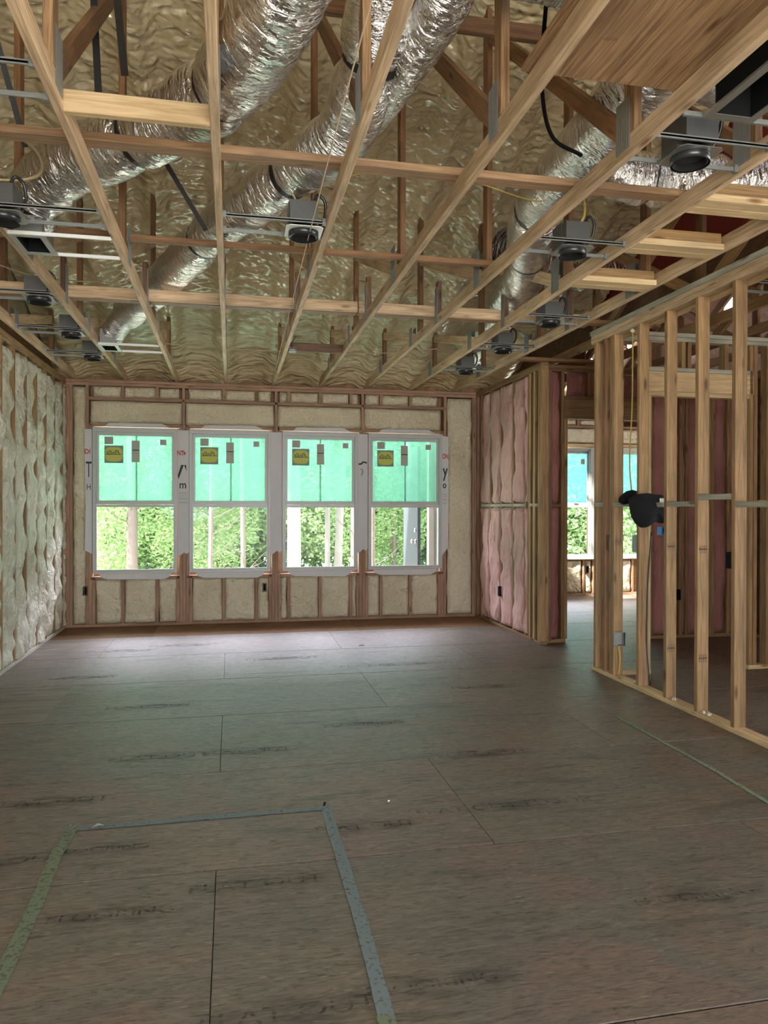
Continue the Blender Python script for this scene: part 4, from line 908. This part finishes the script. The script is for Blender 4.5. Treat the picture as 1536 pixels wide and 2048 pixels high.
# ================================================================== BLACK CLOTHS HUNG ON THE BLOCKING
def blob(name, label, cx, cy, cz, prof, dx, cat='cloth'):
    """prof: outline (y,z) polygon in metres; lofted with rounded thickness along x"""
    n = len(prof); my = sum(p[0] for p in prof)/n; mz = sum(p[1] for p in prof)/n; v = []; f = []
    lay = [(-1, .35), (-.8, .75), (-.4, .97), (.1, 1), (.6, .93), (.9, .7), (1, .3)]
    for l, s_ in lay:
        for i, (y, z) in enumerate(prof):
            q = s_*(1+.05*NZ((i*.7, l*2, 3)))
            v.append((cx+l*dx, cy+my+(y-my)*q, cz+mz+(z-mz)*q))
    for k_ in range(len(lay)-1): f += [(k_*n+i, k_*n+(i+1) % n, (k_+1)*n+(i+1) % n, (k_+1)*n+i) for i in range(n)]
    f += [tuple(range(n-1, -1, -1)), tuple(range((len(lay)-1)*n, len(lay)*n))]
    return tag(MB().add(v, f).build(name, M_CLOTH, None, True, (cx, cy, cz)), label, cat)
# outline in x here: swap axes so that the silhouette faces the camera
def blobx(name, label, y, prof, dy, cat):
    n = len(prof); mx = sum(p[0] for p in prof)/n; mz = sum(p[1] for p in prof)/n; v = []; f = []
    lay = [(-1, .25), (-.85, .6), (-.5, .9), (0, 1), (.5, .93), (.85, .65), (1, .3)]
    for l, s_ in lay:
        for i, (x, z) in enumerate(prof):
            q = s_*(1+.04*NZ((i*.9, l*2, 3))); v.append((mx+(x-mx)*q, y+l*dy+.012*NZ((i*.8, l*3, 1)), mz+(z-mz)*q))
    for k_ in range(len(lay)-1): f += [(k_*n+i, (k_+1)*n+i, (k_+1)*n+(i+1) % n, k_*n+(i+1) % n) for i in range(n)]
    f += [tuple(range(n)), tuple(range(len(lay)*n-1, (len(lay)-1)*n-1, -1))]
    return tag(MB().add(v, f).build(name, M_CLOTH, None, True, (mx, y, mz)), label, cat)
blobx('cloth_hat', 'black cloth hat lying on the blocking left of the hung black bag', 5.66, [(3.16, 1.545), (3.17, 1.58), (3.20, 1.61), (3.24, 1.638), (3.28, 1.645), (3.34, 1.635), (3.35, 1.60), (3.35, 1.545), (3.30, 1.544), (3.24, 1.53), (3.20, 1.52), (3.18, 1.53)], .055, 'hat')
bag = blobx('black_bag', 'bulky black cloth bag hung over the partition blocking', 5.36, [(3.085, 1.57), (3.10, 1.50), (3.12, 1.42), (3.15, 1.37), (3.18, 1.34), (3.22, 1.335), (3.25, 1.35), (3.28, 1.38), (3.33, 1.38), (3.37, 1.37), (3.375, 1.45), (3.375, 1.55), (3.36, 1.60), (3.30, 1.605), (3.24, 1.61), (3.19, 1.61), (3.13, 1.60)], .10, 'bag')
MB().box(3.275, 3.315, 5.245, 5.25, 1.535, 1.57).build('white_tag', M_WHITEPL, bag)
b_ = tag(MB().box(3.255, 3.325, 5.20, 5.25, 1.285, 1.35).box(3.262, 3.318, 5.197, 5.20, 1.292, 1.343).build('blue_box', M_BLUE, None, False, (3.28, 5.2, 1.29)), 'small blue outlet box under the black bag', 'electrical box')
MB().lathe([(.006, 1.30), (.006, 1.335)], 3.275, 5.196, 8).build('box_slot', M_BLACK, b_); MB().lathe([(.006, 1.30), (.006, 1.335)], 3.305, 5.196, 8).build('box_slot', M_BLACK, b_)

# ================================================================== TAPE ON THE FLOOR
def tape(name, label, pts, w_, mat, thick=.0015):
    P = []
    for i in range(len(pts)-1):
        a, b = Vector(pts[i]), Vector(pts[i+1]); m_ = max(2, int((b-a).length/.04))
        P += [a+(b-a)*q/m_ for q in range(m_)]
    P.append(Vector(pts[-1])); v = []
    for i, p in enumerate(P):
        t_ = (P[min(i+1, len(P)-1)]-P[max(i-1, 0)]).normalized(); nrm = Vector((-t_.y, t_.x))
        for s_ in (-1, 1):
            q = p+nrm*s_*w_/2*(1+.12*NZ((i*.9, s_*5, w_*90))); v.append((q.x, q.y, .0008+thick+.0006*NZ((i*.8, s_, 1))))
    f = [(2*i, 2*i+2, 2*i+3, 2*i+1) for i in range(len(P)-1)]
    return tag(MB().add(v, f).build(name, mat), label, 'tape')
tape('blue_tape', 'worn blue tape strip across the floor from the peeled end to the corner', [(-.70, 3.655), (.46, 3.668)], .048, M_TBLUE)
tape('blue_tape', 'worn blue tape strip running from the corner towards the viewer', [(.462, 3.70), (.460, 2.6), (.445, 2.05)], .05, M_TBLUE, .0022)
tape('green_tape', 'ragged green tape strip on the floor at lower left', [(-.722, 3.64), (-.735, 3.4), (-.716, 2.97), (-.713, 2.3)], .055, M_TGREEN)
tape('green_tape', 'faint thin green tape line on the right part of the floor', [(2.705, 4.85), (2.70, 3.8), (2.657, 3.1)], .030, M_TGREENF)
tape('green_tape', 'short green tape end under the blue strip at the bottom edge', [(.44, 2.13), (.45, 1.9)], .05, M_TGREEN, .003)
tag(MB().tube([(.455, 3.69, .004), (.462, 3.70, .016)], .006, 6).build('tape_curl', M_BLACK), 'tiny black curl sticking up at the blue tape corner', 'debris')
tag(MB().add([(-.64, 3.645, .003), (-.60, 3.65, .012), (-.58, 3.665, .004), (-.61, 3.67, .014), (-.63, 3.635, .010)], [(0, 1, 3), (1, 2, 3), (0, 4, 1)]).build('peeled_tape', M_WRAP), 'crumpled peeled tape bit at the left end of the blue strip', 'debris')
tag(MB().add([(-.735, 3.66, .003), (-.69, 3.64, .02), (-.70, 3.60, .004), (-.74, 3.69, .014)], [(0, 1, 3), (0, 2, 1)]).build('peeled_tape', M_TGREEN), 'crumpled green tape bit at the top of the green strip', 'debris')
for i, (x, y, lb) in enumerate(((.78, 3.68, 'tiny pale chip on the floor right of the tape corner'), (2.33, 5.0, 'dark wood sliver on the floor before the partition'), (1.38, 7.9, 'small dark twig on the bright floor before the windows'))):
    tag(MB().tube([(x-.03*(i > 0), y, .005), (x+(.03 if i else .008), y+.004, .006)], .004, 5).build('wood_chip', M_DARKW if i else M_WHITEPL), lb, 'debris')

# ================================================================== OUTDOORS
def plane(name, x0, x1, y0, y1, z, mat, n=2, amp=0):
    v, f = grid_mesh(n, n, lambda a, b: (x0+(x1-x0)*a, y0+(y1-y0)*b, z+amp*NZ((a*9, b*9, 1)))); return MB().add(v, f).build(name, mat)
g = plane('ground', -60, 80, -20, 26, -.9, M_YARD, 40, .25); g['kind'] = 'structure'
lk = plane('lake', -80, 120, 25.5, 75, -.82, M_LAKE); tag(lk, 'pale bright lake beyond the yard trees', 'lake')
bank = plane('ground', -90, 140, 74, 120, -.5, M_YARD); bank['kind'] = 'structure'
dk = bx('trim_2', 1.2, 6, YE+.02, 11.7, -.09, -.05, M_GREY); dk['kind'] = 'structure'
def leaves(R, n, size, seed, flat=.8):
    rnd = random.Random(seed); v = []; f = []
    for i in range(n):
        while True:
            p = Vector((rnd.uniform(-1, 1), rnd.uniform(-1, 1), rnd.uniform(-1, 1)))
            if p.length < 1 and NZ(p*3+Vector((seed, 0, 0))) > -.12: break
        p = Vector((p.x*R[0], p.y*R[1], p.z*R[2]))
        a = Vector((rnd.gauss(0, 1), rnd.gauss(0, 1), rnd.gauss(0, 1))).normalized(); b = a.orthogonal().normalized(); s_ = size*rnd.uniform(.6, 1.4)
        o = len(v); v += [tuple(p-a*s_), tuple(p+b*s_*.5), tuple(p+a*s_), tuple(p-b*s_*.5)]; f.append((o, o+1, o+2, o+3))
    me = D.meshes.new('foliage'); me.from_pydata(v, [], f); return me
F_ME = []
for s_, mt in ((1, M_LEAF), (2, M_LEAF2), (3, M_LEAF)):
    me = leaves((2.6, 2.2, 3.0), 9500, .085, s_); me.materials.append(mt); F_ME.append(me)
F_SM = leaves((1.2, 1.0, 1.1), 3800, .05, 8); F_SM.materials.append(M_LEAF)
def tree(label, x, y, h, r, bark, crown=None, branches=0, seed=0, lean=0, sm=False):
    rnd = random.Random(seed*7+3)
    t = thing('tree', label, 'tree', (x, y, -.95), 'trees behind the house')
    pts = [(x+lean*q/8+.04*NZ((q, seed, 0)), y, -.95+(h+.95)*q/8) for q in range(9)]
    MB().tube(spline(pts, 3), lambda u: r*(1-.45*u), 12).build('trunk', bark, t, True)
    for b_ in range(branches):
        z = rnd.uniform(-.2, 2.6); s_ = rnd.choice((-1, 1)); L_ = rnd.uniform(.5, 1.3); xt = x+lean*(z/h)
        MB().tube(spline([(xt, y, z), (xt+s_*L_*.4, y-.2, z+L_*.22), (xt+s_*L_*.8, y-.3, z+L_*.62), (xt+s_*L_, y-.35, z+L_*.8)], 4), lambda u: .010*(1-.7*u), 6).build('branch', M_TWIG, t, True)
    for (dx, dy, dz, k_, sc) in (crown or []):
        o = D.objects.new('foliage', F_SM if sm else F_ME[k_]); C.objects.link(o); o.parent = t; o.location = (dx, dy, dz+.95); o.scale = (sc, sc, sc); o['kind'] = 'stuff'
        o.rotation_euler = (0, 0, rnd.uniform(0, 6))
    return t
def PX(px, y): return y*math.tan(YAW+math.atan((px-768)/1486.82))
tree('thick grey-barked trunk in the first window from the left', PX(264, 15), 15, 9, .115, M_BARK, [(-.9, .8, 1.5, 0, .55), (1.3, 1.2, 1.2, 0, .5), (0, 1.5, 5.5, 0, 1)], 6, 1)
tree('thin branching trunk left in the second window', PX(418, 14), 14, 8, .045, M_BARK, [(-.4, 1.2, 2.4, 1, .4)], 6, 2, .15)
tree('thin branching trunk right in the second window', PX(488, 14.5), 14.5, 8, .05, M_BARK, [(.4, 1.6, 2.6, 1, .4)], 6, 3, -.1)
tree('thickest pale double trunk in the third window', PX(588, 15), 15, 9, .15, M_BARKL, [(0, 1.5, 6, 2, 1)], 1, 4)
tree('slim whitish trunk in the middle of the third window', PX(655, 18), 18, 9, .07, M_BARKL, None, 0, 5)
tree('speckled whitish trunk right of centre in the third window', PX(673, 17), 17, 9, .10, M_BARKL, None, 1, 6, .35)
tree('dark thin trunk at the right edge of the third window', PX(706, 14), 14, 8, .05, M_BARK, None, 5, 7)
tree('thin twisted trunk at the left edge of the fourth window', PX(744, 13.5), 13.5, 7, .06, M_BARK, None, 6, 8)
tree('slender trunk in the middle of the fourth window', PX(788, 19), 19, 8, .06, M_BARK, None, 4, 9)
lbls = ['leafy bank', 'dense bright thicket', 'soft green thicket', 'sunlit thicket', 'rounded green thicket', 'pale green thicket', 'lush thicket', 'shaggy thicket']
spots = []
i = 0
for (px, y, z, sc, k_) in [(175, 20, .9, .7, 0), (215, 19, .6, .6, 2), (300, 22, 1.0, .8, 1), (340, 20, .9, .6, 0), (400, 24, 1.2, .9, 1), (450, 22, 1.3, .8, 0), (510, 23, 1.2, .8, 1), (560, 24, 1.3, .8, 2), (625, 22, 1.6, .8, 0), (690, 22, 1.7, .8, 0), (735, 23, 1.3, .7, 2), (780, 20, 1.1, .6, 0), (830, 23, 1.4, .8, 1), (875, 24, 1.4, .8, 2), (930, 24, 1.4, .9, 1)]:
    where = ['left edge of the first window', 'left half of the first window', 'right of the thick trunk in the first window', 'right edge of the first window', 'left side of the second window', 'middle of the second window', 'right side of the second window', 'left side of the third window', 'middle of the third window', 'right side of the third window',
             'left edge of the fourth window', 'left half of the fourth window', 'behind the dark door in the fourth window', 'right of the dark door in the fourth window', 'beyond the right end of the window wall'][i]
    x = PX(px, y); t = thing('leafy_bush', 'bright green leafy thicket outside, '+where, 'bush', (x, y, -.9), 'thickets in the yard')
    for q in range(2):
        o = D.objects.new('foliage', F_ME[(k_+q) % 3]); C.objects.link(o); o.parent = t; o.location = (q*.8-.3, q*.9, z+.9+(q*2.1)); o.scale = (sc*1.1, sc, sc*.85); o.rotation_euler = (0, 0, i+q*2); o['kind'] = 'stuff'
    MB().tube([(x, y, -1), (x+.1, y, .3), (x-.1, y+.1, 1.4)], .06, 6).build('stem', M_BARK, t)
    i += 1
# far shore forest
for j in range(8):
    x = -40+j*16; y = 76+4*NZ((j*.9, 0, 0)); t = thing('shore_tree', 'hazy green tree of the far lake shore', 'tree', (x, y, -.5), 'far shore trees')
    for q in range(3):
        o = D.objects.new('foliage', F_ME[(j+q) % 3]); C.objects.link(o); o.parent = t; o.location = ((q-1)*5, q, 4.5+q % 2*4); o.scale = (2.2, 1.5, 2.6); o.rotation_euler = (0, 0, j*1.3+q); o['kind'] = 'stuff'
    MB().tube([(x, y, -.6), (x, y, 6)], .25, 6).build('trunk', M_BARK, t)
for j, (px, y, lb) in enumerate(((1125, 19, 'left part'), (1175, 20, 'middle'), (1235, 19, 'right part'), (1290, 21, 'far right part'))):
    x = PX(px, y); t = thing('leafy_bush', 'bright green leafy thicket seen through the far room window, '+lb, 'bush', (x, y, -.9), 'thickets in the yard')
    for q in range(2):
        o = D.objects.new('foliage', F_ME[(j+q) % 3]); C.objects.link(o); o.parent = t; o.location = (q*.8-.3, q*.9, 2.0+(q*2.1)); o.scale = (.9, .8, .75); o.rotation_euler = (0, 0, j+q*2); o['kind'] = 'stuff'
    MB().tube([(x, y, -1), (x+.1, y, .3), (x-.1, y+.1, 1.4)], .06, 6).build('stem', M_BARK, t)
# open patio door outside the fourth window
dr = thing('patio_door', 'charcoal patio door standing open outside the fourth window', 'door', (2.62, 10.6, -.05))
bx('door_slab', 2.60, 2.645, 10.27, 11.15, -.04, 2.37, M_DOOR, dr, .004)
for z, nm in ((1.01, 'knob'), (1.17, 'deadbolt')):
    mb = MB(); v = []
    prof = [(.004, 0), (.03, .004), (.03, .012), (.012, .02), (.014, .04), (.028, .055), (.026, .07), (.008, .078)] if nm == 'knob' else [(.004, 0), (.03, .004), (.03, .02), (.02, .028), (.003, .03)]
    n = 14
    v = [(2.60-h_, 10.36+r_*math.cos(2*math.pi*q/n), z+r_*math.sin(2*math.pi*q/n)) for r_, h_ in prof for q in range(n)]
    f = [(k_*n+q, (k_+1)*n+q, (k_+1)*n+(q+1) % n, k_*n+(q+1) % n) for k_ in range(len(prof)-1) for q in range(n)]
    mb.add(v, f); mb.build(nm, M_KNOB, dr, True)
jb = thing('door_frame', 'white door frame posts outside at the right of the fourth window', 'door frame', (2.8, 10.2, -.05))
bx('side_jamb', 2.72, 2.80, 10.10, 10.22, -.05, 2.5, M_WHITE, jb); bx('side_jamb', 2.83, 2.86, 10.05, 10.20, -.05, 2.5, M_WHITE, jb); bx('brick_mould', 2.655, 2.70, 11.16, 11.22, -.05, 2.5, M_WHITE, jb)
